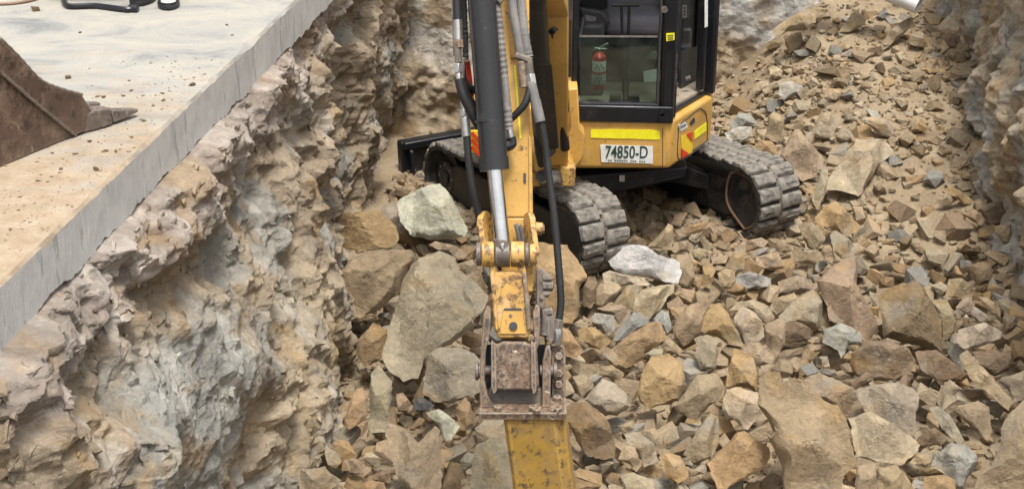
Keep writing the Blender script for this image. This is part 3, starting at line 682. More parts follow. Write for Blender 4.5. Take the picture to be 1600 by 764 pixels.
(None, 'b', [(1193,71),(1204,64),(1225,63),(1226,76),(1198,78)], {}),
(None, 'p', [(1190,141),(1209,129),(1230,122),(1232,128),(1217,139),(1193,144)], {}),
(None, 'p', [(1176,139),(1183,129),(1201,125),(1201,133),(1188,144),(1179,146)], {}),
(None, 'p', [(1204,118),(1201,107),(1209,103),(1227,112),(1225,122),(1211,124)], {}),
(None, 't', [(1423,206),(1422,186),(1435,180),(1451,200),(1446,207)], {}),
('blocky tan rock on the heap near the right wall', 't', [(1518,246),(1514,223),(1536,219),(1546,240),(1541,258),(1524,255)], {}),
('dark brown cube-like rock at the foot of the right wall', 'b', [(1530,327),(1541,318),(1573,312),(1575,347),(1547,350),(1536,338)], {}),
(None, 't', [(1475,295),(1487,291),(1513,307),(1521,315),(1507,320),(1493,310)], {}),
(None, 't', [(1464,312),(1484,304),(1497,312),(1484,321),(1467,320)], {}),
(None, 't', [(1553,353),(1579,350),(1580,381),(1567,379),(1557,367)], {}),
(None, 't', [(1504,335),(1524,327),(1539,344),(1533,353),(1516,344)], {}),
(None, 't', [(1464,235),(1470,225),(1488,227),(1488,242),(1472,243)], {}),
('broad tan rock on the heap above the tabular slab', 'p', [(1345,187),(1366,181),(1388,188),(1398,201),(1395,217),(1375,212),(1360,199)], {}),
('streaky orange and grey rock jutting from the left wall foot', 'o', [(473,371),(505,348),(541,335),(592,328),(619,353),(624,374),(610,387),(574,392),(519,387),(482,381)], dict(lean=48, back=-.12, zoff=.16)),
('pale grey-white boulder in front of the dozer blade', 'w', [(619,319),(631,307),(670,289),(688,287),(704,303),(720,337),(732,360),(725,371),(679,376),(642,367),(626,346)], dict(thick=.5)),
('smooth tan rounded boulder below the streaky orange rock', 't', [(521,465),(523,438),(546,406),(583,391),(642,390),(649,401),(629,438),(619,461),(592,484),(564,497),(537,495)], dict(thick=.5, back=.1)),
('giant olive-grey boulder with pale scars left of the breaker', 'v', [(596,561),(606,520),(629,442),(651,406),(688,391),(709,401),(716,422),(743,442),(764,461),(752,488),(725,525),(693,543),(661,561),(656,587),(633,596),(610,580)], dict(lean=42, thick=.42)),
('orange-brown rock wedged between left wall and giant boulder', 'o', [(557,534),(583,504),(608,516),(612,530),(600,561),(569,573),(557,552)], dict(back=.15)),
('squarish olive-tan flat rock with a white streak left of the breaker', 'v', [(660,614),(664,586),(667,554),(680,545),(719,542),(740,551),(753,565),(751,612),(732,622),(704,630),(677,627)], dict(flat=.3)),
('tall grey-olive pillar of rock by the left wall foot', 'v', [(577,620),(579,583),(591,570),(613,596),(612,614),(608,674),(578,677)], {}),
('ochre-tan rock leaning between left wall and the pillar rock', 'o', [(538,662),(542,638),(553,613),(566,604),(574,621),(575,647),(561,662),(546,671)], {}),
('brown slab with a deep notch in its top at the bottom edge', 't', [(603,679),(609,660),(617,662),(632,671),(654,690),(679,664),(688,673),(691,741),(688,780),(641,770),(619,741),(610,707)], dict(flat=.4)),
('white-edged grey rock right of the notched slab', 'w', [(666,645),(686,638),(707,653),(719,666),(705,686),(694,688),(686,666)], {}),
('pale olive slab at the bottom edge left of the breaker', 'v', [(733,764),(743,694),(765,685),(789,684),(800,716),(803,785),(732,785)], dict(flat=.4, thick=.3)),
(None, 'v', [(718,720),(729,706),(741,709),(741,726),(722,739)], {}),
('pointed brown rock at the bottom edge right of the notched slab', 'b', [(688,763),(705,720),(718,724),(722,775),(688,775)], {}),
(None, 'o', [(712,638),(727,620),(735,630),(740,662),(727,671),(718,666)], {}),
(None, 't', [(619,615),(630,613),(646,634),(643,642),(621,643)], {}),
('small dark blue-grey rock below the squarish flat rock', 'd', [(646,632),(652,621),(662,621),(680,634),(662,644),(649,643)], {}),
(None, 't', [(537,718),(555,715),(574,729),(557,739),(546,737)], {}),
('rounded orange-tan rock at the bottom edge near the left wall', 'o', [(559,760),(576,748),(600,754),(609,778),(559,778)], {}),
(None, 'b', [(570,748),(598,734),(613,741),(609,754),(590,752)], {}),
('broad olive rock at the foot of the left wall at the bottom edge', 'v', [(470,733),(508,729),(516,738),(534,750),(520,762),(505,778),(465,778)], {}),
('olive rock left of the pale grey-white boulder', 'v', [(594,325),(613,314),(621,315),(624,336),(635,361),(632,374),(616,362),(599,345)], dict(back=.1)),
(None, 't', [(670,383),(679,377),(709,383),(730,396),(725,405),(701,398)], {}),
(None, 't', [(712,413),(739,405),(748,421),(734,435),(717,418)], {}),
('large blocky ochre boulder behind the black hose', 'o', [(836,440),(837,378),(886,384),(919,429),(905,451),(905,493),(893,505),(845,500)], dict(thick=.5)),
(None, 'o', [(721,526),(730,516),(752,523),(757,538),(740,545),(723,538)], {}),
('dark rusty brown boulder right of the breaker', 'b', [(882,636),(895,627),(918,628),(936,643),(951,659),(961,692),(961,715),(941,717),(918,712),(903,692),(887,659)], dict(thick=.5)),
('grey wedge-shaped rock with a lit ridge left of the squarish boulder', 'v', [(913,623),(941,591),(953,594),(981,615),(984,636),(964,649),(946,649),(920,631)], {}),
(None, 't', [(895,588),(908,584),(926,593),(927,606),(908,621),(900,608)], {}),
(None, 't', [(931,575),(956,570),(976,583),(969,595),(933,585)], {}),
('grey blocky rock below the wedge-shaped rock', 'v', [(976,677),(994,674),(1022,692),(1028,722),(1007,729),(997,707),(981,694)], {}),
('brown rock with a pale top near the bottom middle', 'o', [(1030,712),(1045,707),(1063,712),(1076,735),(1073,748),(1058,755),(1040,745)], {}),
(None, 't', [(994,674),(1022,668),(1037,682),(1034,712),(1022,705)], dict(back=.06)),
('tan slab at the bottom edge in the middle', 'p', [(969,742),(987,737),(1022,750),(1030,778),(981,778)], {}),
(None, 't', [(966,717),(974,697),(992,697),(1002,727),(994,737),(984,725)], {}),
(None, 't', [(964,666),(989,656),(992,669),(976,677)], {}),
(None, 'v', [(1076,735),(1103,725),(1105,737),(1078,745)], {}),
('pale blue-grey rock peeping out beside the breaker', 'g', [(872,708),(882,714),(900,738),(888,758),(872,755)], {}),
('upright wedge of tan rock between the tracks', 't', [(1011,386),(1029,369),(1044,349),(1052,353),(1053,374),(1048,391),(1027,388)], {}),
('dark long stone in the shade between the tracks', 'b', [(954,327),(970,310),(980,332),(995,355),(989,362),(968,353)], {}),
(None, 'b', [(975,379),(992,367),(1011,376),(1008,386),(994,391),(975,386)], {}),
(None, 't', [(1055,362),(1081,351),(1105,346),(1112,353),(1086,365),(1062,369)], {}),
(None, 't', [(1147,388),(1161,377),(1190,371),(1201,377),(1194,386),(1166,395)], {}),
(None, 't', [(1051,391),(1053,379),(1074,375),(1084,384),(1077,395)], {}),
(None, 'g', [(1176,398),(1194,386),(1211,388),(1211,393),(1185,400)], {}),
(None, 't', [(1214,384),(1223,379),(1240,384),(1240,393),(1220,395)], {}),
(None, 't', [(1079,391),(1091,388),(1103,393),(1095,410),(1084,405)], {}),
(None, 't', [(1218,377),(1234,372),(1258,381),(1258,388),(1237,383)], {}),
]
CN = {'t': 'tan', 'p': 'pale tan', 'o': 'ochre', 'b': 'dark brown', 'g': 'grey', 'v': 'olive-grey', 'w': 'cream', 'r': 'reddish', 'd': 'dark grey', 'l': 'light grey'}
def short(l):
    w = l.split(); out = []
    for x in w:
        if x in ('lying', 'standing', 'tucked', 'between', 'pointing', 'leaning', 'left', 'right', 'with', 'beside', 'in', 'at', 'resting', 'jutting', 'behind', 'below', 'above', 'near', 'halfway', 'propped', 'under', 'against', 'touching', 'wedged', 'by', 'on', 'peeping', 'sprinkled', 'from', 'of') and out: break
        out.append(x)
    return ' '.join(out)
ANCH = []
for lab, cls, out, op in TR:
    if lab: ANCH.append((short(lab), sum(p[0] for p in out)/len(out), sum(p[1] for p in out)/len(out)))
_c = {}
for a_ in ANCH: _c[a_[0]] = _c.get(a_[0], 0)+1
ANCH = [a_ for a_ in ANCH if _c[a_[0]] == 1 and len(a_[0].split()) > 2]+[('chrome cylinder rod', 778, 320), ('number plate', 979, 240), ('front of the left track', 950, 370), ('front of the right track', 1215, 330)]
USED = set()
def zone(px, py, cls):
    g = 'small loose rocks in the pit'
    for n_, ax, ay in sorted(ANCH, key=lambda a_: (a_[1]-px)**2+(a_[2]-py)**2)[:4]:
        dx, dy = px-ax, py-ay; v_ = 'below' if dy > 0 else 'above'; h_ = 'right of' if dx > 0 else 'left of'
        w_ = v_ if abs(dy) > 2*abs(dx) else (h_ if abs(dx) > 2*abs(dy) else v_+' and '+h_)
        l = 'small %s rock just %s the %s' % (CN[cls], w_, n_)
        if l not in USED: break
    USED.add(l); return (l, g)
placed = []; used_labels = {}
for i, (lab, cls, out, op) in enumerate(TR):
    o, sz = traced_rock(out, cls, seed=i, **op)
    cx = sum(p[0] for p in out)/len(out); cy = sum(p[1] for p in out)/len(out)
    if lab: tag(o, lab, 'boulder' if sz > .3 else 'rock')
    else:
        z = zone(cx, cy, cls); tag(o, z[0], 'rock', z[1])
    placed.append((cx, cy, math.sqrt(abs(area(np.array(out, float))))))
placed = np.array(placed)

# --- stone shapes: convex hulls with broken edges
def stone_mesh(seed, npt, flat, fine):
    r = np.random.default_rng(seed)
    P = r.uniform(-1, 1, (npt, 3)); P /= np.maximum(np.abs(P).max(1), np.linalg.norm(P, axis=1)*.86)[:, None]
    if seed % 3:                                   # broken blocks: jittered box corners, a few knocked off
        P = np.array([[x, y, z] for x in (-1, 1) for y in (-1, 1) for z in (-1, 1)], float)*.8+r.normal(size=(8, 3))*.20
        k = r.integers(8); P = np.vstack([np.delete(P, k, 0), P[k]*np.array([1, .35, .8]), P[k]*np.array([.4, 1, .7])])
    P *= np.array([r.uniform(.8, 1.25), r.uniform(.6, .9), flat])*.5
    bm = bmesh.new(); vs = [bm.verts.new(p) for p in P]
    h = bmesh.ops.convex_hull(bm, input=vs); bmesh.ops.delete(bm, geom=[v for v in bm.verts if not v.link_faces], context='VERTS')
    if fine:
        bmesh.ops.dissolve_limit(bm, angle_limit=R(14), verts=bm.verts, edges=bm.edges)
        bmesh.ops.bevel(bm, geom=bm.edges[:], offset=.014, segments=1, affect='EDGES', clamp_overlap=True)
        bmesh.ops.triangulate(bm, faces=bm.faces)
        bmesh.ops.subdivide_edges(bm, edges=[e for e in bm.edges if e.calc_length() > .18], cuts=1, use_grid_fill=True)
        for v in bm.verts: v.co += Vector(r.normal(size=3))*.012
    bmesh.ops.triangulate(bm, faces=bm.faces)
    me = bpy.data.meshes.new('rock'); bm.to_mesh(me); bm.free()
    me.polygons.foreach_set('use_smooth', [bool(fine)]*len(me.polygons))
    if fine: me.set_sharp_from_angle(angle=R(26))
    me.materials.append(MATS['rock']); return me
STONES = [stone_mesh(50+i, 11+i % 6, [.75, .55, .4, .65, .85][i % 5], True) for i in range(18)]
CLS = 'tttttpvvobogr'
rr = random.Random(5); cnt = 0; tries = 0
want = 300-len(TR)
pts2 = [tuple(p) for p in placed]
while cnt < want and tries < 6000:
    tries += 1
    px = rr.uniform(500, 1600); py = rr.uniform(0, 764)
    if px < 1130 and py < 330 and not (px > 940 and py > 300): continue
    if px < 1250 and py < 100: continue
    if px < 620 and py < 640: continue
    if 640 < px < 960 and py < 360: continue
    if px > 1500 and py < 300: continue
    sz = rr.uniform(18, 38)*(.65+.55*py/764)
    if any((px-a)**2+(py-b)**2 < (.48*s+.36*sz)**2 for a, b, s in pts2): continue
    g = ground_at(px, py+sz*.3)
    if g.x < XS(g.y)+.25 or g.y > 14.0 or g.x > 3.55+.11*(g.y-10): continue
    pts2.append((px, py, sz)); cnt += 1
    o = link('rock', rr.choice(STONES)); d = (g-CAM).dot(Vector((0, CP, -SP))); s = sz*1.3*d/F
    o.location = g+Vector((0, 0, s*.22)); o.scale = (s, s, s*rr.uniform(.8, 1.2)); o.rotation_euler = (rr.uniform(-.6, .6), rr.uniform(-.6, .6), rr.uniform(0, 6.28))
    cl_ = rr.choice(CLS); col = PAL[cl_]; k = rr.uniform(.85, 1.15); o.color = (col[0]*k, col[1]*k, col[2]*k, 1)
    z = zone(px, py, cl_); tag(o, z[0], 'rock', z[1])

# --- everything smaller: rubble nobody could count
LOW = []
for i in range(14):
    me = stone_mesh(900+i, 9+i % 5, [.8, .5, .35, .6][i % 4], False)
    LOW.append((np.array([v.co[:] for v in me.vertices]), np.array([p.vertices[:] for p in me.polygons])))
    bpy.data.meshes.remove(me)
VV, FF, CC = [], [], []; base = 0; NST = 20000
sx = rng.uniform(-1.3, 4.1, NST*2); sy = rng.uniform(6.8, 14.2, NST*2)
keep = (sx > -1.88+.12*(sy-5.15)+.05) & (sx < 3.75+.11*(sy-10)); sx, sy = sx[keep][:NST], sy[keep][:NST]
keep = ~((((sx-2.95)/.55)**2+((sy-10.75)/.95)**2 < 1) & (rng.uniform(size=len(sx)) < .6)); sx, sy = sx[keep], sy[keep]
hp_ = sstep(.05, .3, terr(sx, sy)); dm = fbm(P3(sx*.9+4, sy*.55, 19), 3)
keep = (rng.uniform(size=len(sx)) < np.where(hp_ > .5, np.where(dm > -.12, .45, .9), np.where(sy < 10.0, .62, 1.0))); sx, sy, hp_ = sx[keep], sy[keep], hp_[keep]
sz_ = bed(sx, sy); heap = hp_
clump = fbm(P3(sx*1.1, sy*1.1, 9), 3)
pal = np.array([PAL[k] for k in CLS])
for i in range(len(sx)):
    q = rng.uniform()
    if heap[i] > .5: s = .018+.075*q**3.2 if clump[i] < .2 else .016+.04*q**3
    else: s = .020+.075*q**2.6
    v, f = LOW[rng.integers(len(LOW))]
    e = Quaternion(rng.normal(size=4)).normalized().to_matrix() if q < .4 else Matrix.Rotation(rng.uniform(0, 6.28), 3, 'Z')@Matrix.Rotation(rng.normal()*.4, 3, 'X')
    vv = (v*s*1.25)@np.array(e).T+np.array([sx[i], sy[i], sz_[i]+s*rng.uniform(.0, .35)])
    VV.append(vv); FF.append(f+base); base += len(v)
    c = pal[rng.integers(len(pal))]*rng.uniform(.8, 1.15); c = .55*c+.45*np.array([.31, .235, .15])
    CC.append(np.repeat(c[None], len(v), 0))
MID = [(np.array([v.co[:] for v in m_.vertices]), np.array([p.vertices[:] for p in m_.polygons])) for m_ in STONES]
near = np.array(pts2); nmid = 0; tries = 0; extra = []
while nmid < 1500 and tries < 16000:
    tries += 1
    px = rr.uniform(490, 1600); py = rr.uniform(20, 775)
    if px < 1120 and py < 300: continue
    if px < 600 and py < 640: continue
    if 640 < px < 960 and py < 340: continue
    sz = (18+28*rr.random()**1.4)*(.65+.5*py/764)
    if px > 1120 and py < 330: sz *= .72
    if ((px-1470)/110)**2+((py-330)/95)**2 < 1 and rr.random() < .85: continue
    if px > 1120 and py < 400:
        g = ground_at(px, py)
        if float(fbm(P3(np.array([g.x*.9+4]), np.array([g.y*.55]), 19), 3)[0]) > -.12 and rr.random() < .8: continue
    d2 = (near[:, 0]-px)**2+(near[:, 1]-py)**2
    if (d2 < (.42*near[:, 2]+.34*sz)**2).any(): continue
    g = ground_at(px, py+sz*.3)
    if g.x < XS(g.y)+.1 or g.y > 14.0 or g.x > 3.6+.11*(g.y-10): continue
    nmid += 1; near = np.vstack([near, [px, py, sz*.8]])
    d = (g-CAM).dot(Vector((0, CP, -SP))); s = sz*1.35*d/F; v, f = MID[rng.integers(len(MID))]
    e = Matrix.Rotation(rng.uniform(0, 6.28), 3, 'Z')@Matrix.Rotation(rng.normal()*.55, 3, 'X')@Matrix.Rotation(rng.normal()*.4, 3, 'Y')
    VV.append((v*s)@np.array(e).T+np.array([g.x, g.y, g.z+s*(rng.uniform(-.12, .12) if (px > 1120 and py < 400) else rng.uniform(.05, .30))])); FF.append(f+base); base += len(v)
    c = pal[rng.integers(len(pal))]*rng.uniform(.85, 1.15); c = .8*c+.2*np.array([.31, .235, .15]); CC.append(np.repeat(c[None], len(v), 0))
tag(link('rubble', npmesh('rubble', np.concatenate(VV), np.concatenate(FF), np.concatenate(CC), False), 'rubble'), 'brown rock chips and grit covering the pit floor', 'rubble', None, 'stuff')

def wall_blocks(wall, name, spec, seed, hidden=None):
    V, cols, nv = WALLD[wall]; nv = Vector(nv).normalized(); r = np.random.default_rng(seed); nr, nc = V.shape[:2]
    VV, FF, CC = [], [], []; base = 0
    up_ = Vector((0, 0, 1)); tg = nv.cross(up_).normalized(); up2 = tg.cross(nv)
    Mw = Matrix((tg, up2, nv)).transposed()
    for cnt, s0, s1, lo, flat, sink, cond in spec:
        k = 0; guard = 0
        while k < cnt and guard < cnt*6:
            guard += 1
            i = r.integers(2, nr-2); j = r.integers(2, nc-2); p = V[i, j]
            if cond is not None and not cond(p, r): continue
            k += 1; s = s0+(s1-s0)*r.uniform()**1.7
            v, f = (LOW if lo else MID)[r.integers(len(LOW if lo else MID))]
            M = Mw@Matrix.Rotation(r.uniform(0, 6.28), 3, 'Z')@Matrix.Rotation(r.normal()*.38, 3, 'X')@Matrix.Rotation(r.normal()*.38, 3, 'Y')
            sc = np.array([s*r.uniform(.9, 1.5), s, s*flat*r.uniform(.7, 1.3)])
            VV.append((v*sc)@np.array(M).T+p-np.array(nv)*s*sink*flat); FF.append(f+base); base += len(v)
            CC.append(np.repeat((cols[i, j]*r.uniform(.84, 1.16))[None], len(v), 0))
    V2, F2, C2 = np.concatenate(VV), np.concatenate(FF), np.concatenate(CC)
    me = npmesh(name, V2, F2, C2, True); me.set_sharp_from_angle(angle=R(24))
    o = link(name, me, 'wallrock', bpy.data.objects[wall]); o['kind'] = 'stuff'
    return o
ztop_ = SLABZ-SLABT
def c_crust(p, r): return ztop_-.45 < p[2] < ztop_-.03 and p[1] > 4.0
def c_low(p, r): return p[2] < ztop_-.30 and p[2] > -.15 and p[1] > 4.0 and p[2] > 1.9-(p[1]-4.2)*.68
def c_grey(p, r): return c_low(p, r) and 4.4 < p[1] < 8.6
wall_blocks('rock_wall_left', 'fractured_blocks', [
    (700, .03, .07, True, .6, .30, c_low), (700, .03, .06, True, .7, .30, c_crust)], 5)
wall_blocks('rock_wall_right', 'fractured_blocks', [
    (300, .04, .09, True, .6, .3, lambda p, r: p[1] > 8.5)], 6)
#ENDROCKS#
#MACHINE#
# ================================================================== EXCAVATOR
EX = empty('excavator', (.64, 11.6, 0))
tag(EX, 'yellow tracked excavator with an open cab and hydraulic breaker standing in the pit', 'excavator')
EXI = Vector((-.64, -11.6, 0))
def part(mb, name, mat, parent=None, **kw):
    """parts are built in world space and hung under the machine without moving"""
    for v in mb.v: v += EXI
    return mb.build(name, mat, EX if parent is None else parent, **kw)
HD = Vector((.493, -.870, 0)).normalized(); SD = Vector((-HD.y, HD.x, 0)); UP = Vector((0, 0, 1)); CC0 = Vector((.64, 11.6, 0))
Mtr = Matrix((HD, SD, UP)).transposed()

# ---- tracks
TL, TR_ = .96, .28                      # half distance of the wheels, wheel radius to belt outside
def track_path(s):
    Ls = 2*TL; Lc = math.pi*TR_; tot = 2*Ls+2*Lc; s %= tot
    if s < Ls: return (-TL+s, TR_, 0)                                       # top run, forward
    s -= Ls
    if s < Lc: a = math.pi/2-s/TR_; return (TL+TR_*math.cos(a), TR_*math.sin(a), a-math.pi/2)
    s -= Lc
    if s < Ls: return (TL-s, -TR_, math.pi)
    s -= Ls; a = -math.pi/2-s/TR_; return (-TL+TR_*math.cos(a), TR_*math.sin(a), a-math.pi/2)
TOT = 4*TL+2*math.pi*TR_
lug_me = None
def lug_mesh(seed):
    mb = MB(); r5 = random.Random(seed)
    mb.hexa([(-.057, -.097, -.004), (.056, -.097, -.004), (.057, .095, -.004), (-.056, .095, -.004)], [(-.038, -.090, .026), (.046, -.090, .030), (.040, .084, .025), (-.044, .084, .028)])
    mb.box((.0, -.02, .027), (.022, .10, .008))
    for v in mb.v: v += Vector((r5.uniform(-.008, .008), r5.uniform(-.007, .007), r5.uniform(-.006, .004)))
    o = mb.build('lug', 'rubber', None, bevel=0, smooth=0); me = o.data; bpy.data.objects.remove(o)
    bm = bmesh.new(); bm.from_mesh(me); bmesh.ops.bevel(bm, geom=[e for e in bm.edges if e.calc_length() > .03], offset=.005, segments=1, affect='EDGES'); bm.to_mesh(me); bm.free()
    me.polygons.foreach_set('use_smooth', [True]*len(me.polygons)); me.set_sharp_from_angle(angle=R(40))
    return me
LUG = [lug_mesh(i) for i in range(6)]; WID = .38
def make_track(side, zc, roll):
    Cn = CC0+SD*side*.78+HD*.17+UP*zc
    T = lambda h, w, z: Cn+HD*h+SD*w+UP*(z+(h-1.0)*.085)
    n = 150; V = []; Fc = []
    for k in range(n):
        h, z, a = track_path(TOT*k/n); nx_, nz_ = -math.sin(a), math.cos(a)
        wob = .006*math.sin(k*1.7)
        for off, w in ((0, -WID/2), (0, WID/2), (-.035, WID/2), (-.035, -WID/2)):
            V.append(T(h+nx_*(off+wob), w, z+nz_*(off+wob)))
    for k in range(n):
        b = 4*k; c = 4*((k+1) % n)
        for q in range(4): Fc.append((b+q, b+(q+1) % 4, c+(q+1) % 4, c+q))
    mb = MB(); mb.v = V; mb.f = [list(f) for f in Fc]
    belt = part(mb, 'track', 'rubber_belt', smooth=50)
    N = 44
    for k in range(N):
        for sgn in (-1, 1):
            h, z, a = track_path(TOT*(k+(.25 if sgn > 0 else -.25))/N)
            o = link('track_lug', random.choice(LUG), None, belt)
            M = Mtr@Matrix.Rotation(-a, 3, 'Y')@(Matrix.Rotation(math.pi, 3, 'Z') if sgn > 0 else Matrix.Identity(3))
            o.matrix_local = Matrix.Translation(T(h, sgn*.098, z)+EXI)@M.to_4x4()
    # links glimpsed in the middle gap
    mb = MB()
    for k in range(N*2):
        h, z, a = track_path(TOT*(k+.5)/(N*2)); M = Mtr@Matrix.Rotation(-a, 3, 'Y')
        mb.box(T(h, 0, z)+M@Vector((0, 0, .006)), (.03, .035, .02), M)
    part(mb, 'link_row', 'oldiron', belt, smooth=0)['kind'] = 'stuff'
    # frame
    r = TR_-.05
    mb = MB()
    pl = [(-TL+.12, -.17), (TL-.18, -.17), (TL-.05, -.07), (TL-.05, .07), (TL-.25, .13), (-TL+.2, .16), (-TL+.05, .08), (-TL+.05, -.08)]
    mb.prism([T(h, -.13, z) for h, z in pl], SD*.26)
    part(mb, 'track_frame', 'blackdusty', bevel=.015)
    for q, nm in ((TL, 'idler'), (-TL, 'sprocket')):
        mb = MB(); mb.cyl(T(q, -.11, 0), T(q, .11, 0), r, n=40); mb.cyl(T(q, -.135, 0), T(q, .135, 0), r*.62, n=32); mb.cyl(T(q, -.15, 0), T(q, .15, 0), .06)
        wheel = part(mb, nm, 'blackdusty', bevel=.006)
        for k in range(8):
            a = k*math.pi/4; mb = MB(); p = T(q+.11*math.cos(a), -.142, .11*math.sin(a)); mb.cyl(p, p+SD*.016, .012, n=6); part(mb, 'bolt', 'oldiron', wheel)
    for k in range(5):
        mb = MB(); hq = -TL+.3+k*(2*TL-.6)/4; mb.cyl(T(hq, -.10, -.175), T(hq, .10, -.175), .062, n=20); part(mb, 'roller', 'blackdusty')
    # D-shaped guard on the inner / outer faces of the front wheel
    for w in (-.155, .150):
        D = []
        for k in range(15):
            a = -math.pi*.42+math.pi*.90*k/14; D.append((TL+.02+.215*math.cos(a)*1.0, .215*math.sin(a)))
        D = D+[(TL-.13, .20), (TL-.16, -.04)]
        mb = MB(); mb.prism([T(h, w, z) for h, z in D], SD*.012); g = part(mb, 'guard_plate', 'blackdusty')
        mb = MB(); loop = [T(h, w-.004 if w < 0 else w+.016, z) for h, z in D]; loop.append(loop[0]); mb.tube(loop, .010, n=6, step=.05); part(mb, 'guard_rim', 'rustline', g)
    return belt
lt = make_track(-1, .31, 0); rt = make_track(1, .29, 0)
lt['label'] = 'dusty rubber track on the machine right, nearer the camera'; rt['label'] = 'dusty rubber track with its inner face showing'

# ---- carbody and blade
mb = MB()
T = lambda h, w, z: CC0+HD*h+SD*w+UP*z
mb.hexa([T(.55, -.52, .30), T(.55, .52, .30), T(-.55, .52, .30), T(-.55, -.52, .30)], [T(.38, -.45, .52), T(.38, .45, .52), T(-.38, .45, .52), T(-.38, -.45, .52)])
for s1 in (-1, 1):
    for s2 in (-1, 1):
        mb.hexa([T(s1*.20, s2*.40, .26), T(s1*.42, s2*.40, .26), T(s1*.70, s2*.66, .22), T(s1*.46, s2*.66, .22)], [T(s1*.20, s2*.40, .48), T(s1*.42, s2*.40, .46), T(s1*.70, s2*.66, .36), T(s1*.46, s2*.66, .38)])
cb = part(mb, 'carbody', 'blackdusty', bevel=.02)
mb = MB(); mb.cyl(CC0+UP*.50, CC0+UP*.74, .42, n=48); part(mb, 'slew_ring', 'black', bevel=.01)
BLC = CC0-HD*1.50-UP*.06
mb = MB(); Bq = lambda w, b, z: BLC+SD*w-HD*b+UP*z
mb.hexa([Bq(-.97, 0, -.14), Bq(.97, 0, -.14), Bq(.97, 0, .30), Bq(-.97, 0, .30)], [Bq(-.97, .07, -.14), Bq(.97, .07, -.14), Bq(.97, .10, .30), Bq(-.97, .10, .30)])
bl = part(mb, 'dozer_blade', 'black', bevel=.012); bl['label'] = 'blue-black dozer blade at the back'
mb = MB(); mb.box(Bq(0, -.02, .275), (.05, 1.92, .06), Mtr); part(mb, 'top_rail', 'black', bl, bevel=.01)
for w in (-.9, -.3, .3, .9):
    mb = MB(); mb.hexa([Bq(w-.012, -.02, -.12), Bq(w+.012, -.02, -.12), Bq(w+.012, -.02, .25), Bq(w-.012, -.02, .25)], [Bq(w-.012, -.10, -.08), Bq(w+.012, -.10, -.08), Bq(w+.012, -.06, .22), Bq(w-.012, -.06, .22)]); part(mb, 'rib', 'black', bl)
for w in (-.35, .35):
    mb = MB(); mb.cyl(Bq(w, 0, .1), T(-.5, w, .30), .05, n=12); part(mb, 'blade_arm', 'blackdusty')
# sticker on the carbody beam
mb = MB(); mb.hexa([at_y(893, 276, 10.80), at_y(1075, 262, 10.95), at_y(1070, 276, 10.95), at_y(905, 314, 10.80)], [at_y(893, 276, 10.80)+Vector((0, .25, 0)), at_y(1075, 262, 10.95)+Vector((0, .25, 0)), at_y(1070, 276, 10.95)+Vector((0, .25, 0)), at_y(905, 314, 10.80)+Vector((0, .25, 0))])
beam = part(mb, 'cross_beam', 'blueblack', bevel=.012)
mb = MB(); p = at_y(972, 279, 10.83); mb.box(p, (.040, .006, .048)); part(mb, 'inspection_sticker', 'plate_white', beam, smooth=0)

# ---- house (upper body)
FY = 10.46
A_ = Vector((1.14, FY, 0)); B_ = Vector((1.50, 11.06, 0))
plan = [(.40, FY), (1.14, FY), (1.50, 11.06), (1.56, 11.45), (1.55, 12.0), (1.35, 12.4), (.95, 12.62), (.35, 12.62), (-.05, 12.4), (-.27, 12.0), (-.29, 11.1), (-.27, 10.72), (.02, 10.66), (.08, 10.80), (.40, 10.80)]
mb = MB(); mb.prism([(x, y, .715) for x, y in plan], (0, 0, .365))
hs_ = part(mb, 'house_body', 'yellow', bevel=.03, seg=4); hs_['label'] = 'yellow lower body panel with reflective tape'
mb = MB(); mb.prism([(-.27, 12.0, 1.08), (-.29, 11.2, 1.08), (-.20, 11.0, 1.08), (.33, 11.0, 1.08), (.33, 12.55, 1.08), (-.02, 12.36, 1.08)], (0, 0, .38)); part(mb, 'engine_hood', 'yellow', bevel=.04, seg=4)
mb = MB(); mb.prism([(.36, 11.98, 1.085), (1.52, 11.98, 1.085), (1.32, 12.37, 1.085), (.95, 12.58, 1.085), (.36, 12.58, 1.085)], (0, 0, .55)); part(mb, 'counterweight', 'yellow', bevel=.05, seg=4)
fpt = lambda px, py, e=0: at_y(px, py, FY-e)
chn = Vector((B_.y-A_.y, -(B_.x-A_.x), 0)).normalized()
cpt = lambda px, py, e=0: at_pl(px, py, A_+chn*e, chn)
def decal(name, pts, mat, fn, parent, e=.004, th=.003):
    mb = MB(); P = [fn(px, py, e) for px, py in pts]; n_ = (P[1]-P[0]).cross(P[2]-P[1]).normalized()
    if n_.dot(CAM-P[0]) > 0: n_ = -n_
    mb.prism(P, n_*th); return part(mb, name, mat, parent, smooth=0)
def torn(x0, y0, x1, y1, dx=0):
    r = random.Random(int(x0)); P = [(x0, y0)]; k = 7
    for i in range(1, k): P.append((x0+(x1-x0)*i/k, y0+(r.random()-.5)*1.4))
    P.append((x1, y0+dx)); P.append((x1+.6, y1+dx))
    for i in range(1, k): P.append((x1+(x0-x1)*i/k, y1+dx*(1-i/k)+(r.random()-.5)*.8))
    P.append((x0, y1)); return P
decal('reflective_tape', torn(923, 202.5, 1031, 215.5, 3), 'hivis', fpt, hs_)
decal('reflective_tape', [(1085, 218), (1104, 204.5), (1104, 192), (1085, 206)], 'hivis', cpt, hs_)
decal('panel_seam', [(1035, 200), (1036, 200), (1036, 262), (1035, 262)], 'ink', fpt, hs_, .002)
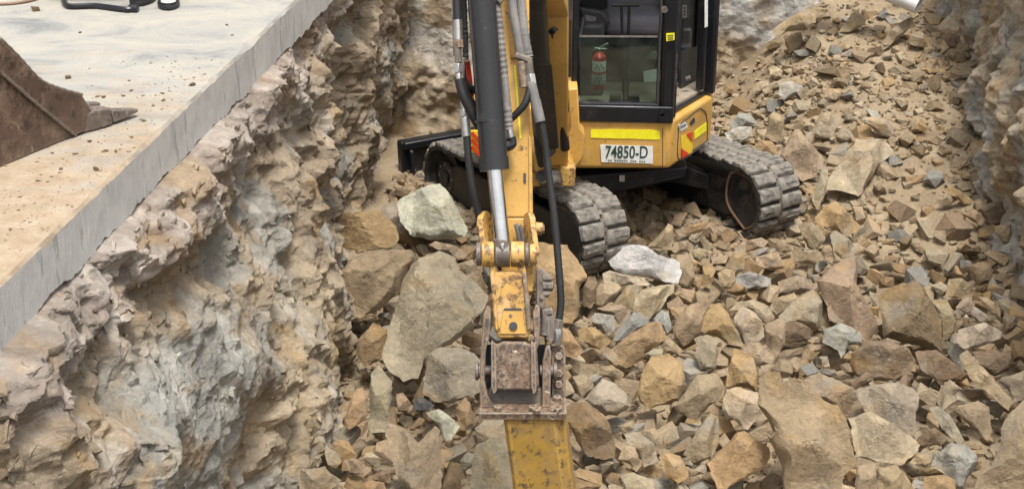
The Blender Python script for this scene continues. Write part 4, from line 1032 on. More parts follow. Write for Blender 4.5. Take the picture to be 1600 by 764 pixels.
# side hatch outline on the chamfer panel
hp = [(1060, 205), (1062, 196), (1090, 172), (1098, 172), (1104, 182), (1105, 216), (1100, 224), (1062, 250)]
mb = MB(); loop = [cpt(x, y, .002) for x, y in hp]; loop.append(loop[0]); mb.tube(loop, .004, n=5, step=.02); part(mb, 'hatch_seam', 'ink', hs_)
decal('hatch_latch', [(1078, 192), (1084, 184), (1086, 186), (1086, 191), (1080, 197)], 'ink', cpt, hs_)
decal('white_sticker', [(1060, 196), (1071, 190), (1075, 199), (1064, 206)], 'plate_white', cpt, hs_)
for q in range(3): decal('sticker_mark', [(1063+q*3, 198.5-q*1.7), (1065+q*3, 197.5-q*1.7), (1066.5+q*3, 199.5-q*1.7), (1064.5+q*3, 200.5-q*1.7)], 'ink', cpt, hs_, .008, .002)
cs = decal('chevron_sticker', [(1064, 214), (1082, 206), (1082, 238), (1066, 248)], 'sticker_yellow', cpt, hs_)
decal('red_corner', [(1073, 210), (1082, 206), (1082, 222)], 'sticker_red', cpt, cs, .009)
decal('red_corner', [(1065, 232), (1077, 240.5), (1066, 248)], 'sticker_red', cpt, cs, .009)
# plate
pl_ = decal('number_plate', [(938, 226.5), (1020, 229), (1020.5, 256), (939.5, 253.5)], 'plate_white', fpt, hs_, .010, .004); pl_['label'] = 'white plate reading 74850-D in dark green'
mb = MB(); loop = [fpt(x, y, .012) for x, y in [(939, 227.5), (1019, 230), (1019.5, 255), (940.5, 252.5), (939, 227.5)]]; 
for i in range(4): mb.cyl(loop[i], loop[i+1], .0018, n=5)
def text_mesh(body, size, sx=1.0):
    cu = bpy.data.curves.new('txt', 'FONT'); cu.body = body; cu.size = size; cu.align_x = 'CENTER'; cu.align_y = 'CENTER'; cu.extrude = .001; cu.offset = size*.012
    to = bpy.data.objects.new('txt', cu); COL.objects.link(to); dg = bpy.context.evaluated_depsgraph_get()
    me = bpy.data.meshes.new_from_object(to.evaluated_get(dg)); bpy.data.objects.remove(to)
    return me
def put_text(body, size, px, py, parent, mat, xa, za, sx, e):
    me = text_mesh(body, size); o = link('lettering', me, mat, parent)
    c = fpt(px, py, e)+EXI; X = xa.normalized(); Z = za.normalized(); Yv = Z.cross(X)
    o.matrix_local = Matrix.Translation(c)@Matrix((X*sx, Z, X.cross(Z))).transposed().to_4x4()
    o['label'] = 'lettering ' + body; return o
xa = fpt(1020, 229)-fpt(938, 226.5); za = Vector((0, 0, 1))
put_text('74850-D', .132, 979, 239.0, hs_ if False else pl_, 'plate_ink', xa, za, .66, .013)
for k in range(17):
    if k in (2, 9, 13): continue
    x = 950+k*3.5; decal('small_print', [(x, 250.0+(x-950)*.03), (x+2.4, 250.0+(x-950)*.03), (x+2.4, 251.7+(x-950)*.03), (x, 251.7+(x-950)*.03)], 'ink', fpt, pl_, .0135, .0015)
# chevron on the far front corner seen past the cylinder
lp = lambda px, py, e=0: at_y(px, py, 10.66-e)
dc = decal('chevron_panel', [(733, 205), (752, 205), (752, 241), (735, 238)], 'sticker_yellow', lp, hs_, .05, .02)
for k in range(3): decal('red_stripe', [(734, 208+k*11), (739, 206+k*11), (752, 220+k*11), (752, 227+k*11)][0:4], 'sticker_red', lp, dc, .058)
# swing post and boom foot
def ypoly(pts, Y, dep, name, mat, parent=None, bevel=.012):
    mb = MB(); mb.prism([at_y(px, py, Y) for px, py in pts], (0, dep, 0)); return part(mb, name, mat, parent, bevel=bevel, seg=3)
sw = ypoly([(888, 140), (903, 138), (906, 200), (914, 210), (912, 246), (900, 262), (880, 266), (884, 216), (892, 200)], 10.30, .30, 'swing_post', 'yellow')
ypoly([(832, 236), (880, 232), (898, 262), (896, 291), (884, 293), (880, 268), (858, 262), (836, 270)], 10.12, .34, 'swing_bracket', 'yellow', sw)
ypoly([(874, 262), (900, 262), (898, 292), (878, 292)], 10.02, .10, 'lug', 'yellow_worn', sw)
ypoly([(780, 246), (842, 240), (846, 292), (784, 296)], 10.25, .30, 'swing_casting', 'yellow_worn', sw)
mb = MB(); mb.cyl(at_y(846, 276, 10.16), at_y(846, 276, 10.26), .04); part(mb, 'bore', 'ink', sw)
# boom
bp = [Vector((.285, 10.22, .95)), Vector((.25, 9.62, 2.25)), Vector((-.06, 7.15, 3.62))]
mb = MB(); W2 = .105
dirs = [(bp[1]-bp[0]).normalized(), ((bp[1]-bp[0]).normalized()+(bp[2]-bp[1]).normalized()).normalized(), (bp[2]-bp[1]).normalized()]
ring = []
for p, d, hgt in zip(bp, dirs, (.17, .24, .15)):
    w = Vector((1, 0, 0)); nrm_ = d.cross(w).normalized(); w = nrm_.cross(d)
    ring.append([p-w*W2-nrm_*hgt, p+w*W2-nrm_*hgt, p+w*W2+nrm_*hgt, p-w*W2+nrm_*hgt])
for i in range(2): mb.hexa(ring[i], ring[i+1])
boom = part(mb, 'boom', 'yellow', bevel=.012)
mb = MB(); mb.cyl(at_y(852, 234, 9.88), at_y(834, 0, 9.16), .074, n=32); top = at_y(834, 0, 9.16); dv = (top-at_y(852, 234, 9.88)).normalized(); mb.cyl(top, top+dv*.12, .082, n=32)
lc = part(mb, 'lift_cylinder', 'black', smooth=40)
mb = MB(); mb.cyl(top+dv*.1, top+dv*.75, .036); part(mb, 'rod', 'chrome', lc)
mb = MB(); mb.hexa([at_y(840, 100, 9.36), at_y(862, 100, 9.36), at_y(874, 232, 9.76), at_y(850, 236, 9.76)], [at_y(840, 100, 9.42), at_y(862, 100, 9.42), at_y(874, 232, 9.82), at_y(850, 236, 9.82)]); part(mb, 'cylinder_guard', 'black', lc, bevel=.01)
mb = MB(); mb.cyl(at_y(862, 46, 9.5), at_y(874, 160, 9.85), .016); mb.cyl(at_y(874, 160, 9.85), at_y(883, 232, 10.0), .034); mb.cyl(at_y(861, 44, 9.5), at_y(867, 50, 9.5), .035)
part(mb, 'boom_pipe', 'black')
mb = MB(); mb.tube([at_y(836, 150, 9.7), at_y(839, 200, 9.75), at_y(842, 235, 9.8), at_y(846, 258, 9.9)], .028, ridge=.12, step=.02); part(mb, 'hose', 'hose')

# ---- arm (stick, bucket cylinder, linkage, breaker); local frame lies square to the sight line
O_ = CAM+ray(800, 430)*6.8; EXV = Vector((1, 0, 0)); EUP = Vector((0, SP, CP)); ECM = Vector((0, -CP, SP)); PM = F/6.8
def AR(px, py, t=0): return O_+EXV*((px-800)/PM)+EUP*((430-py)/PM)+ECM*t
def aprism(pts, t0, t1, name, mat, parent=None, bevel=.006, seg=2):
    mb = MB(); mb.prism([AR(px, py, t1) for px, py in pts], -ECM*(t1-t0)); return part(mb, name, mat, parent, bevel=bevel, seg=seg)
mb = MB()
mb.hexa([AR(772, -220, -.06), AR(826, -220, -.06), AR(829, 340, -.05), AR(784, 340, -.05)], [AR(772, -220, -.40), AR(826, -220, -.40), AR(829, 340, -.24), AR(784, 340, -.24)])
mb.hexa([AR(784, 340, -.051), AR(829, 340, -.051), AR(826, 560, -.10), AR(782, 560, -.10)], [AR(784, 340, -.239), AR(829, 340, -.239), AR(826, 560, -.22), AR(782, 560, -.22)])
st = part(mb, 'stick', 'yellow', bevel=.008); st['label'] = 'yellow dipper stick reaching down to the breaker'
aprism([(826, 210), (831, 215), (833, 330), (829, 345), (826, 345)], -.20, -.04, 'side_rib', 'yellow', st)
aprism([(796, 60), (806, 60), (808, 90), (798, 90)], -.06, -.035, 'bracket', 'yellow', st)
aprism([(818, 270), (822, 270), (822, 285), (818, 285)], -.05, -.045, 'slot', 'ink', st, 0)
mb = MB(); mb.cyl(AR(742, -140, .10), AR(772.5, 258, .10), .0610, n=40); mb.cyl(AR(771.8, 248, .10), AR(773.5, 268, .10), .0655, n=40); mb.cyl(AR(765, 190, .10), AR(765.4, 194, .10), .0625, n=40)
bc = part(mb, 'bucket_cylinder', 'cylblack', smooth=40); bc['label'] = 'scuffed black bucket cylinder'
mb = MB(); mb.cyl(AR(773, 262, .10), AR(785, 378, .09), .0335, n=32); part(mb, 'rod', 'chrome', bc, smooth=40)
mb = MB(); mb.cyl(AR(783.5, 372, .09), AR(785, 392, .085), .034, .045); mb.cyl(AR(773.5, 398, .08), AR(797, 398, .08), .054, n=32); part(mb, 'rod_eye', 'oldiron', bc, bevel=.006)
aprism([(782, 381), (788, 380), (787, 389), (785, 392)], .13, .139, 'weld_mark', 'steel', bc, .002)
# dog bones
for nm, x, y, ax in (('dog_bone', 757, 350, Vector((.90, .0, .0))-ECM*-.38), ('dog_bone', 827, 352, Vector((.92, 0, 0))+ECM*-.30)):
    mb = MB(); c = AR(x, y, -.02); ax = ax.normalized(); mb.cyl(c-ax*.014, c+ax*.014, .058, n=32)
    dn = AR(x+(4 if x < 800 else 8), 402, .05); u_ = (dn-c).normalized(); wv = ax.cross(u_).normalized()
    mb.hexa([c-wv*.055-ax*.013, c+wv*.055-ax*.013, dn+wv*.04-ax*.013, dn-wv*.04-ax*.013], [c-wv*.055+ax*.013, c+wv*.055+ax*.013, dn+wv*.04+ax*.013, dn-wv*.04+ax*.013])
    part(mb, nm, 'yellow_worn', bevel=.004)
mb = MB(); mb.cyl(AR(832, 356, -.03), AR(848, 358, -.03), .028); mb.cyl(AR(846, 358, -.03), AR(851, 358, -.03), .02, n=6); part(mb, 'pivot_pin', 'yellow_worn', bevel=.003)
# bucket link (yellow H link)
lk = aprism([(763, 408), (778, 412), (778, 424), (810, 424), (808, 412), (820, 408), (824, 440), (831, 512), (824, 526), (779, 526), (772, 512), (768, 440)], -.02, .095, 'bucket_link', 'yellow_worn', None, .008, 3)
for x0, x1 in ((753, 772.5), (798, 819)):
    mb = MB(); mb.cyl(AR(x0, 397, .08), AR(x1, 397, .08), .056, n=32); part(mb, 'pin_boss', 'yellow_worn', lk, bevel=.006, seg=3)
lk['label'] = 'worn yellow H-shaped link below the cylinder rod'
aprism([(766, 425), (773, 425), (780, 515), (774, 515)], .09, .112, 'link_rail', 'yellow_worn', lk, .006)
aprism([(816, 425), (822, 425), (830, 512), (823, 515)], .09, .112, 'link_rail', 'rusty', lk, .006)
aprism([(787, 481), (815, 481), (822, 520), (780, 520)], .0955, .102, 'recess_lip', 'yellow', lk, .003)
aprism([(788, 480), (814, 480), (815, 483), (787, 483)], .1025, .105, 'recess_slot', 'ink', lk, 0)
mb = MB(); mb.cyl(AR(802, 507, .10), AR(802, 507, .112), .018, n=20); part(mb, 'grease_plug', 'ink', lk, bevel=.002)
mb = MB(); mb.cyl(AR(798, 491, .10), AR(798, 491, .107), .007, n=12); part(mb, 'bolt', 'oldiron', lk)
for x0, x1, r_ in ((744.5, 752.5, .052), (819.5, 826, .05), (827, 839, .046)):
    mb = MB(); mb.cyl(AR(x0, 397, .08), AR(x1, 397, .08), r_, n=28); part(mb, 'pin_cap', 'oldiron' if x0 < 827 else 'yellow_worn', lk, bevel=.005)
aprism([(820, 415), (836, 415), (834, 456), (822, 456)], -.06, .02, 'link_back', 'yellow_worn', lk)
# coupler and fittings right of the link
cp = aprism([(838, 421), (846, 419), (856, 428), (852, 470), (842, 520), (836, 520), (838, 470)], -.05, .03, 'quick_coupler', 'oldiron'); 
mb = MB()
for y, r_, x1 in ((434, .020, 862), (447, .024, 864), (459, .015, 858)): mb.cyl(AR(848, y, .02), AR(x1, y, .02), r_, n=6)
mb.cyl(AR(846, 464, .032), AR(846, 464, .045), .010); part(mb, 'coupler_nut', 'oldiron', cp, bevel=.003)
mb = MB(); mb.tube([AR(849, 478, .05), AR(852, 500, .05), AR(850, 522, .05)], .016); mb.tube([AR(858, 486, .04), AR(861, 505, .04), AR(858, 530, .04)], .02); mb.cyl(AR(848, 487, .05), AR(862, 486, .05), .02, n=8); part(mb, 'fitting_pipe', 'oldiron', cp)
# breaker: bracket ears, saddle, flange, housing, chisel
br = aprism([(768, 532), (778, 536), (784, 531), (821, 531), (828, 536), (838, 530), (842, 600), (836, 606), (776, 606), (768, 600)], -.05, .11, 'breaker', 'rusty', None, .012, 3); br['label'] = 'hydraulic breaker with rusty bracket and scraped yellow housing'
for x in (768, 829): aprism([(x, 530), (x+7, 534), (x+9, 604), (x+6, 610), (x+3, 610), (x, 600)], -.03, .145, 'saddle_cheek', 'rusty', br, .006)
# ears
aprism([(756, 488), (762, 476), (768, 480), (767, 515), (760, 545), (758, 590), (763, 615), (776, 634), (750, 634), (750, 600), (752, 540)], -.03, .08, 'ear_plate', 'rusty', br, .006)
aprism([(832, 486), (837, 474), (843, 478), (844, 505), (841, 540), (836, 545), (833, 515)], -.03, .08, 'ear_plate', 'rusty', br, .006)
aprism([(758, 540), (862, 540), (862, 620), (758, 620)], -.10, -.06, 'gap_shade_plate', 'blackdusty', br, 0)  # added dark plate, stands in for the shade in the gaps beside the saddle
aprism([(847, 562), (852, 540), (858, 536), (861, 548), (859, 634), (846, 634)], -.03, .08, 'ear_plate', 'rusty', br, .006)
aprism([(862, 541), (880, 539), (884, 545), (884, 640), (862, 640)], -.06, -.01, 'gusset_plate', 'rusty', br, .005)
for y in (556, 583, 600): 
    mb = MB(); mb.cyl(AR(873, y, -.01), AR(873, y, .012), .019, n=6); part(mb, 'bolt', 'rusty', br, bevel=.003)
for x0, x1, r_, yy in ((743, 748, .042, 578), (748, 757, .034, 578), (757, 770, .024, 578), (843, 864, .026, 578), (864, 870, .036, 578)):
    mb = MB(); mb.cyl(AR(x0, yy, .04), AR(x1, yy, .04), r_, n=24); part(mb, 'pin', 'oldiron', br, bevel=.004)
aprism([(764, 604), (846, 604), (852, 634), (758, 634)], -.08, .04, 'saddle_base', 'oldiron', br, .01)
# flange plate: horizontal
BY = O_.y
fl0 = AR(816, 622, .0)
def wbox(px0, px1, py, zt, th, y0, y1, name, mat, parent, bevel=.004):
    a = AR(px0, py, 0); b_ = AR(px1, py, 0); mb = MB(); mb.box(((a.x+b_.x)/2, (y0+y1)/2, zt-th/2), (b_.x-a.x, y1-y0, th)); return part(mb, name, mat, parent, bevel=bevel)
zf = fl0.z; yf = fl0.y
wbox(750, 884, 640, zf, .034, yf-.135, yf+.24, 'flange_plate', 'rusty', br)
for px, yy in ((778, -.11), (832, -.11), (870, -.12), (838, -.13), (870, -.02)):
    q = AR(px, 640, 0); mb = MB(); mb.cyl((q.x, yf+yy, zf), (q.x, yf+yy, zf+.022), .019, n=6); part(mb, 'bolt', 'rusty', br, bevel=.003)
aprism([(846, 600), (852, 600), (860, 636), (846, 636)], .03, .07, 'web', 'rusty', br, .004)
# housing, vertical, slightly turned so its right flank shows
hz = zf-.034; a0 = AR(786, 655, 0).x; a1 = AR(872, 655, 0).x
mb = MB(); cx0 = a0; dxl = .14; Hh = 1.12
def housing(z, sh): return [(a0+sh+.02, yf-.125, z), (a1+sh-.02, yf-.125, z), (a1+sh+.022, yf-.09, z), (a1+sh+.03, yf+.19, z), (a0+sh, yf+.19, z), (a0+sh-.0, yf-.105, z)]
P0 = [Vector(p) for p in housing(hz, 0)]; P1 = [Vector(p) for p in housing(hz-Hh, dxl)]
n6 = 6; mb.poly(P0+P1, [tuple(range(6)), tuple(range(11, 5, -1))]+[(i, i+6, (i+1) % 6+6, (i+1) % 6) for i in range(6)])
part(mb, 'housing', 'yellow_breaker', br, bevel=.008)
mb = MB(); c0 = Vector(((a0+a1)/2+dxl, yf+.03, hz-Hh)); mb.cyl(c0, c0-UP*.5, .05, .045); part(mb, 'chisel', 'oldiron', br)

# ---- hoses on the arm
def hose(pts, r, mat, ridge=0, name='hose', step=None, parent=None, n=10):
    mb = MB(); mb.tube([AR(*p) for p in pts], r, n=n, ridge=ridge, step=step); return part(mb, name, mat, parent, smooth=60 if not ridge else 25)
def fit(p, q, r, mat='steel', n=16, parent=None):
    mb = MB(); mb.cyl(AR(*p), AR(*q), r, n=n); return part(mb, 'hose_fitting', mat, parent, bevel=.002)
h1 = hose([(714, -80, .05), (715, 0, .05), (716, 34, .05)], .021, 'hose')
fit((716, 32, .05), (717, 66, .05), .019, parent=h1); fit((717, 66, .05), (718, 78, .05), .023, 'rusty', 6, h1); fit((716, 78, .05), (717, 100, .05), .016, 'oldiron', 8, h1)
hose([(707, -80, .04), (708, 0, .04), (711, 90, .03)], .008, 'hosegrey', .2, step=.01, parent=h1)
h2 = hose([(724, -80, .02), (725, 0, .02), (727, 60, .02), (728, 95, .02)], .015, 'hose', .18, step=.012)
fit((722, 92, .03), (720, 125, .04), .017, 'oldiron', 8, h2); fit((717, 102, .05), (717, 116, .05), .02, 'steel', 6, h1); fit((717, 116, .05), (718, 128, .05), .014, 'steel', 12, h1)
hose([(718, 126, .05), (724, 150, .05), (735, 172, .04), (750, 200, .02)], .022, 'hose')
hose([(722, 100, .03), (724, 125, .0), (735, 138, -.02), (750, 142, -.04)], .018, 'hose')
hose([(722, 132, .02), (730, 150, -.01), (745, 172, -.03)], .018, 'hose')
hose([(730, 95, -.02), (733, 120, -.04), (736, 150, -.05)], .012, 'red')
h3 = hose([(729.5, 212, .02), (733, 255, .02), (739, 295, .02), (748, 335, .0), (757, 368, -.02)], .0178, 'hose', .11, step=.011, n=12)
fit((723, 158, .03), (725, 172, .03), .012, 'steel', 12, h3); fit((725, 172, .03), (726, 184, .03), .020, 'steel', 6, h3); fit((726, 184, .025), (729.5, 214, .02), .0215, 'steel', 16, h3)
h4 = hose([(774, -60, .04), (778, 20, .04), (787, 110, .04), (796, 206, .04)], .0195, 'hosegrey', .16, step=.012, n=12)
fit((796, 204, .04), (798, 218, .04), .018, 'steel', 12, h4); mb = MB(); mb.tube([AR(798, 216, .04), AR(800, 226, .04), AR(793, 231, .06), AR(786, 232, .07)], .022); part(mb, 'elbow', 'black', h4)
mb = MB(); mb.cyl(AR(773, -3, .05), AR(785, 6, .05), .026, n=10); part(mb, 'hose_clamp', 'oldiron', h4)
h5 = hose([(796, -60, .03), (801, 10, .03), (809, 60, .03), (816, 96, .02)], .0215, 'hosegrey', .12, step=.012, n=12)
h6 = hose([(810, -60, .03), (815, 10, .03), (820, 60, .03), (826, 90, .02)], .0215, 'hosegrey', .12, step=.012, n=12)
fit((806, 88, .03), (826, 96, .04), .018, 'oldiron', 8, h5); fit((815, 98, .03), (818, 138, .03), .019, 'rusty', 10, h5); fit((825, 92, .03), (829, 132, .03), .020, 'oldiron', 10, h6); fit((828, 118, .03), (831, 134, .03), .024, 'steel', 6, h6)
hose([(829, 132, .03), (822, 160, .04), (808, 178, .03), (788, 195, .0)], .0165, 'hose')
h7 = hose([(832, 146, .03), (841, 180, .03), (850, 215, .02), (857, 270, .01), (866, 340, .02), (873, 420, .03), (876, 470, .03), (873, 500, .03)], .0172, 'hose', .10, step=.011, n=12)
h7['label'] = 'long black ribbed hose running down to the breaker'
fit((829, 130, .03), (836, 160, .03), .024, 'hosegrey', 12, h7); fit((836, 158, .03), (844, 192, .03), .024, 'hosegrey', 14, h7)
fit((873, 498, .03), (870, 512, .03), .026, 'oldiron', 6, h7); mb = MB(); mb.tube([AR(870, 510, .03), AR(872, 522, .03), AR(869, 536, .02)], .020); part(mb, 'elbow', 'steel', h7)
hose([(812, 352, .0), (815, 362, -.01), (818, 380, -.03)], .010, 'hosegrey'); hose([(806, 350, .0), (809, 362, -.01), (812, 380, -.03)], .010, 'hosegrey')
mb = MB(); mb.hexa([AR(795, 0, -.058), AR(798, 0, -.058), AR(815, 215, -.05), AR(812, 215, -.05)], [AR(795, 0, -.064), AR(798, 0, -.064), AR(815, 215, -.056), AR(812, 215, -.056)]); part(mb, 'marking_line', 'hivis', st, smooth=0)

# ---- cab
CX0 = .445; RZ = 2.62; FZ = 1.10
cab = MB(); cab.prism([(CX0, 10.55, FZ), (1.10, 10.55, FZ), (1.45, 11.10, FZ), (1.47, 11.93, FZ), (CX0, 11.93, FZ)], (0, 0, .035))
cab = part(cab, 'cab', 'mat_floor', bevel=.004); cab['label'] = 'black framed operator cab with its windscreen pushed up'
def bar(a, b_, w, d, name, mat='black', parent=None, bevel=.012, rot=None):
    a = Vector(a); b_ = Vector(b_); dd = (b_-a).normalized(); u, v = frame(dd)
    if abs(dd.z) > .9:
        u = Vector((math.cos(rot or 0), math.sin(rot or 0), 0)); v = dd.cross(u)
    mb = MB(); f0 = [a-u*w/2-v*d/2, a+u*w/2-v*d/2, a+u*w/2+v*d/2, a-u*w/2+v*d/2]; mb.hexa(f0, [p+(b_-a) for p in f0])
    return part(mb, name, mat, cab if parent is None else parent, bevel=bevel)
# sill below the glass and its dusty lip
ypoly([(903, 165), (1052, 168), (1052, 194), (903, 190)], 10.44, .10, 'front_sill', 'black', cab, .012)
ypoly([(905, 161), (1028, 163.5), (1028, 167), (905, 165)], 10.47, .05, 'sill_lip', 'blackdusty', cab, .003)
pa = at_y(1041, 192, 10.46); bar((pa.x, 10.50, 1.09), (pa.x+.005, 10.53, RZ), .105, .10, 'front_pillar', bevel=.03)
bar((pa.x+.060, 10.535, 1.09), (pa.x+.065, 10.56, RZ), .022, .05, 'pillar_trim', 'blackdusty', bevel=.006)
bar((pa.x-.066, 10.49, 1.12), (pa.x-.062, 10.52, RZ), .02, .04, 'pillar_trim', 'interior', bevel=.004)
bar((CX0+.0, 10.50, 1.10), (CX0+.0, 10.53, RZ), .05, .07, 'front_pillar', bevel=.015)
pb = Vector((1.475, 11.10, 1.09)); bar(pb, (pb.x, pb.y+.02, RZ), .075, .10, 'rear_pillar', bevel=.02, rot=R(59))
bar((1.40, 11.0, 1.15), (1.40, 11.02, RZ), .05, .06, 'door_edge', 'black', bevel=.012, rot=R(59))
bar((1.49, 11.90, 1.09), (1.49, 11.90, RZ), .07, .08, 'rear_pillar'); bar((CX0, 11.90, 1.09), (CX0, 11.90, RZ), .07, .08, 'rear_pillar')
mb = MB(); mb.prism([(CX0-.03, 10.45, RZ), (1.16, 10.45, RZ), (1.52, 11.06, RZ), (1.53, 11.97, RZ), (CX0-.03, 11.97, RZ)], (0, 0, .07)); part(mb, 'roof', 'black', cab, bevel=.03)
mb = MB(); mb.box(((CX0+1.48)/2, 11.94, 1.50), (1.0, .04, .85)); part(mb, 'rear_panel', 'interior', cab)
mb = MB(); mb.box((CX0-.02, 11.3, 1.42), (.04, 1.25, .68)); part(mb, 'side_panel', 'interior', cab)
mb = MB(); mb.box((CX0-.01, 11.3, 2.19), (.008, 1.15, .80)); part(mb, 'side_window', 'glass', cab, smooth=0)
mb = MB(); mb.box(((CX0+1.48)/2, 11.94, 2.27), (1.0, .008, .68)); part(mb, 'rear_window', 'glass', cab, smooth=0)
# door sill, chamfered side
mb = MB(); q0 = A_+Vector((-.02, .06, 1.08)); q1 = B_+Vector((-.04, .02, 1.08)); dq = (q1-q0); nq = Vector((dq.y, -dq.x, 0)).normalized()
mb.hexa([q0, q1, q1-nq*.05, q0-nq*.05], [q0+UP*.035, q1+UP*.035, q1-nq*.05+UP*.035, q0-nq*.05+UP*.035]); part(mb, 'door_sill', 'black', cab, bevel=.006)
# lower front glass
gq = [at_y(905, 58, 10.52), at_y(1028, 58.5, 10.52), at_y(1027, 163, 10.52), at_y(906, 161, 10.52)]
mb = MB(); mb.prism(gq, (0, .006, 0)); gls = part(mb, 'lower_windscreen', 'glass', cab, smooth=0); gls['label'] = 'dusty greenish lower windscreen pane'
bar(gq[0]+Vector((0, -.002, .004)), gq[1]+Vector((0, -.002, .004)), .006, .012, 'glass_edge', 'hosegrey', gls, 0)
# raised windscreen under the roof
mb = MB(); mb.box((.78, 11.0, RZ-.06), (.58, .85, .008)); part(mb, 'raised_windscreen', 'glass', cab, smooth=0)
ypoly([(1041, 53), (1054, 52), (1054, 63), (1041, 65)], 10.435, .004, 'yellow_sticker', 'hivis', cab, 0)
for k in range(3): ypoly([(1043, 55.5+k*3), (1052, 54.8+k*3), (1052, 56+k*3), (1043, 56.7+k*3)], 10.4325, .002, 'sticker_print', 'ink', cab, 0)
ypoly([(1101, 0), (1106, -2), (1106, 42), (1101, 44)], 10.96, .004, 'white_strip', 'plate_white', cab, 0)
mb = MB(); q = at_y(1038, 15, 10.44); mb.cyl(q, q+Vector((0, -.014, 0)), .022, n=20); part(mb, 'lock_knob', 'oldiron', cab)
mb = MB(); q = at_y(1036, 183, 10.435); mb.cyl(q, q+Vector((0, -.02, 0)), .03, n=20); mb.cyl(q+Vector((-.01, 0, .03)), q+Vector((-.01, -.02, .03)), .02); part(mb, 'work_light', 'black', cab)
# interior
seat = MB(); sc_ = at_y(990, 28, 11.35)
def cushion(mb, c, sx_, sy_, sz_): mb.box(c, (sx_, sy_, sz_))
mb = MB(); mb.box((.93, 11.42, 1.575), (.50, .48, .15)); seat = part(mb, 'seat', 'fabric', cab, bevel=.06, seg=4)
mb = MB(); mb.box((.93, 11.68, 1.90), (.48, .14, .62), Matrix.Rotation(R(-12), 3, 'X')); part(mb, 'backrest', 'fabric', seat, bevel=.05, seg=4)
mb = MB(); mb.box((.93, 11.46, 1.40), (.44, .42, .20)); part(mb, 'seat_base', 'interior', seat, bevel=.02)
mb = MB(); mb.box((.93, 11.75, 1.24), (.96, .05, .36)); mb.box((.93, 11.28, 1.28), (.85, .10, .28)); part(mb, 'seat_box', 'interior', cab, bevel=.02)
mb = MB(); mb.box((.575, 11.25, 1.40), (.20, .75, .55)); cons = part(mb, 'console', 'interior', cab, bevel=.03)
ypoly([(905, 12), (940, 18), (955, 36), (948, 44), (912, 40)], 10.98, .25, 'armrest', 'interior', cons, .02)
ypoly([(900, -10), (948, -10), (950, 14), (925, 20), (902, 8)], 11.02, .2, 'monitor', 'black', cons, .015)
ypoly([(914, 24), (932, 28), (928, 38), (916, 34)], 10.97, .01, 'key_panel', 'hosegrey', cons, .003)
mb = MB(); mb.cyl(at_y(912, 28, 10.9), at_y(893, 120, 10.7), .018); part(mb, 'lever', 'interior', cons)
for px0, px1, hx in ((971, 975, -.05), (983, 980, .06)):
    mb = MB(); a = at_y(px1, 162, 10.68); b_ = at_y(px0, 8, 10.80); mb.cyl(a, b_, .011, n=12); lv = part(mb, 'travel_lever', 'black', cab)
    mb = MB(); mb.cyl(b_-Vector((.05-hx*.4, 0, 0)), b_+Vector((.05+hx*.4, 0, 0)), .015, n=10); part(mb, 'grip', 'interior', lv)
for px in (962, 990): ypoly([(px-9, 150), (px+9, 150), (px+10, 160), (px-9, 160)], 10.70, .05, 'pedal', 'ink', cab, .004)
mb = MB(); q = at_y(991, 65, 10.9); mb.cyl(q, q+Vector((0, -.03, 0)), .03); part(mb, 'round_vent', 'interior', cab)
ypoly([(1005, 112), (1027, 108), (1027, 128), (1006, 129)], 10.90, .003, 'white_notice', 'plate_white', cab, 0)
ypoly([(1006, 92), (1020, 80), (1027, 82), (1027, 94)], 10.92, .01, 'bracket', 'hosegrey', cab, .003)
# left control console by the door (seen through the open side)
mb = MB(); mb.box((1.22, 11.42, 1.62), (.13, .50, .30)); lc2 = part(mb, 'door_console', 'interior', cab, bevel=.03)
ypoly([(1064, -6), (1078, -6), (1078, 30), (1064, 33)], 11.12, .10, 'switch_box', 'interior', lc2, .01)
ypoly([(1066, 9), (1073, 8.5), (1073, 28), (1066, 29)], 11.115, .003, 'pictogram', 'hosegrey', lc2, 0)
for y in (12, 17, 22): ypoly([(1068, y), (1071.5, y-.3), (1071.5, y+2.6), (1068, y+3)], 11.112, .002, 'symbol', 'ink', lc2, 0)
bar(at_y(1062, 132, 10.85), at_y(1062, -30, 10.95), .022, .022, 'grab_rail', 'black', None, .004)
mb = MB(); mb.prism([at_y(1064, 80, 11.05), at_y(1090, 74, 11.3), at_y(1090, 128, 11.3), at_y(1064, 140, 11.05)], (.03, .05, 0)); part(mb, 'inner_panel', 'interior', cab, bevel=.006)
mb = MB(); mb.cyl(at_y(1072, 124, 10.97), at_y(1079, 121, 10.97), .018); part(mb, 'door_latch', 'oldiron', cab)
# fire extinguisher stands in the cab, a thing of its own
f0 = at_y(935, 140, 10.66); f0 = at_y(935, 139, 10.66)
fe = empty('fire_extinguisher', f0); tag(fe, 'red fire extinguisher with pale label bands behind the lower windscreen', 'extinguisher')
sc1 = (at_y(935, 72, 10.66).z-f0.z)
def fep(mb, nm, mat, par=None, **kw): return mb.build(nm, mat, fe if par is None else par, **kw)
mb = MB(); H = sc1*.86; mb.cyl((0, 0, 0), (0, 0, H*.88), .050, n=28); mb.cyl((0, 0, H*.88), (0, 0, H), .050, .022, n=28); fb = fep(mb, 'bottle', 'red', bevel=.005)
for z0, z1, nm, mt in ((.50, .78, 'label_band', 'plate_white'), (.16, .42, 'label_band', 'labelblue')):
    mb = MB(); mb.cyl((0, 0, H*z0), (0, 0, H*z1), .0512, n=28); lb = fep(mb, nm, mt, fb)
    for k in range(5):
        mb = MB(); a = -2.2+k*.32; mb.box((.052*math.cos(a), .052*math.sin(a), H*(z0+(z1-z0)*(.35+.3*(k % 2)))), (.006, .006, H*.07)); fep(mb, 'label_mark', 'ink', lb, smooth=0)
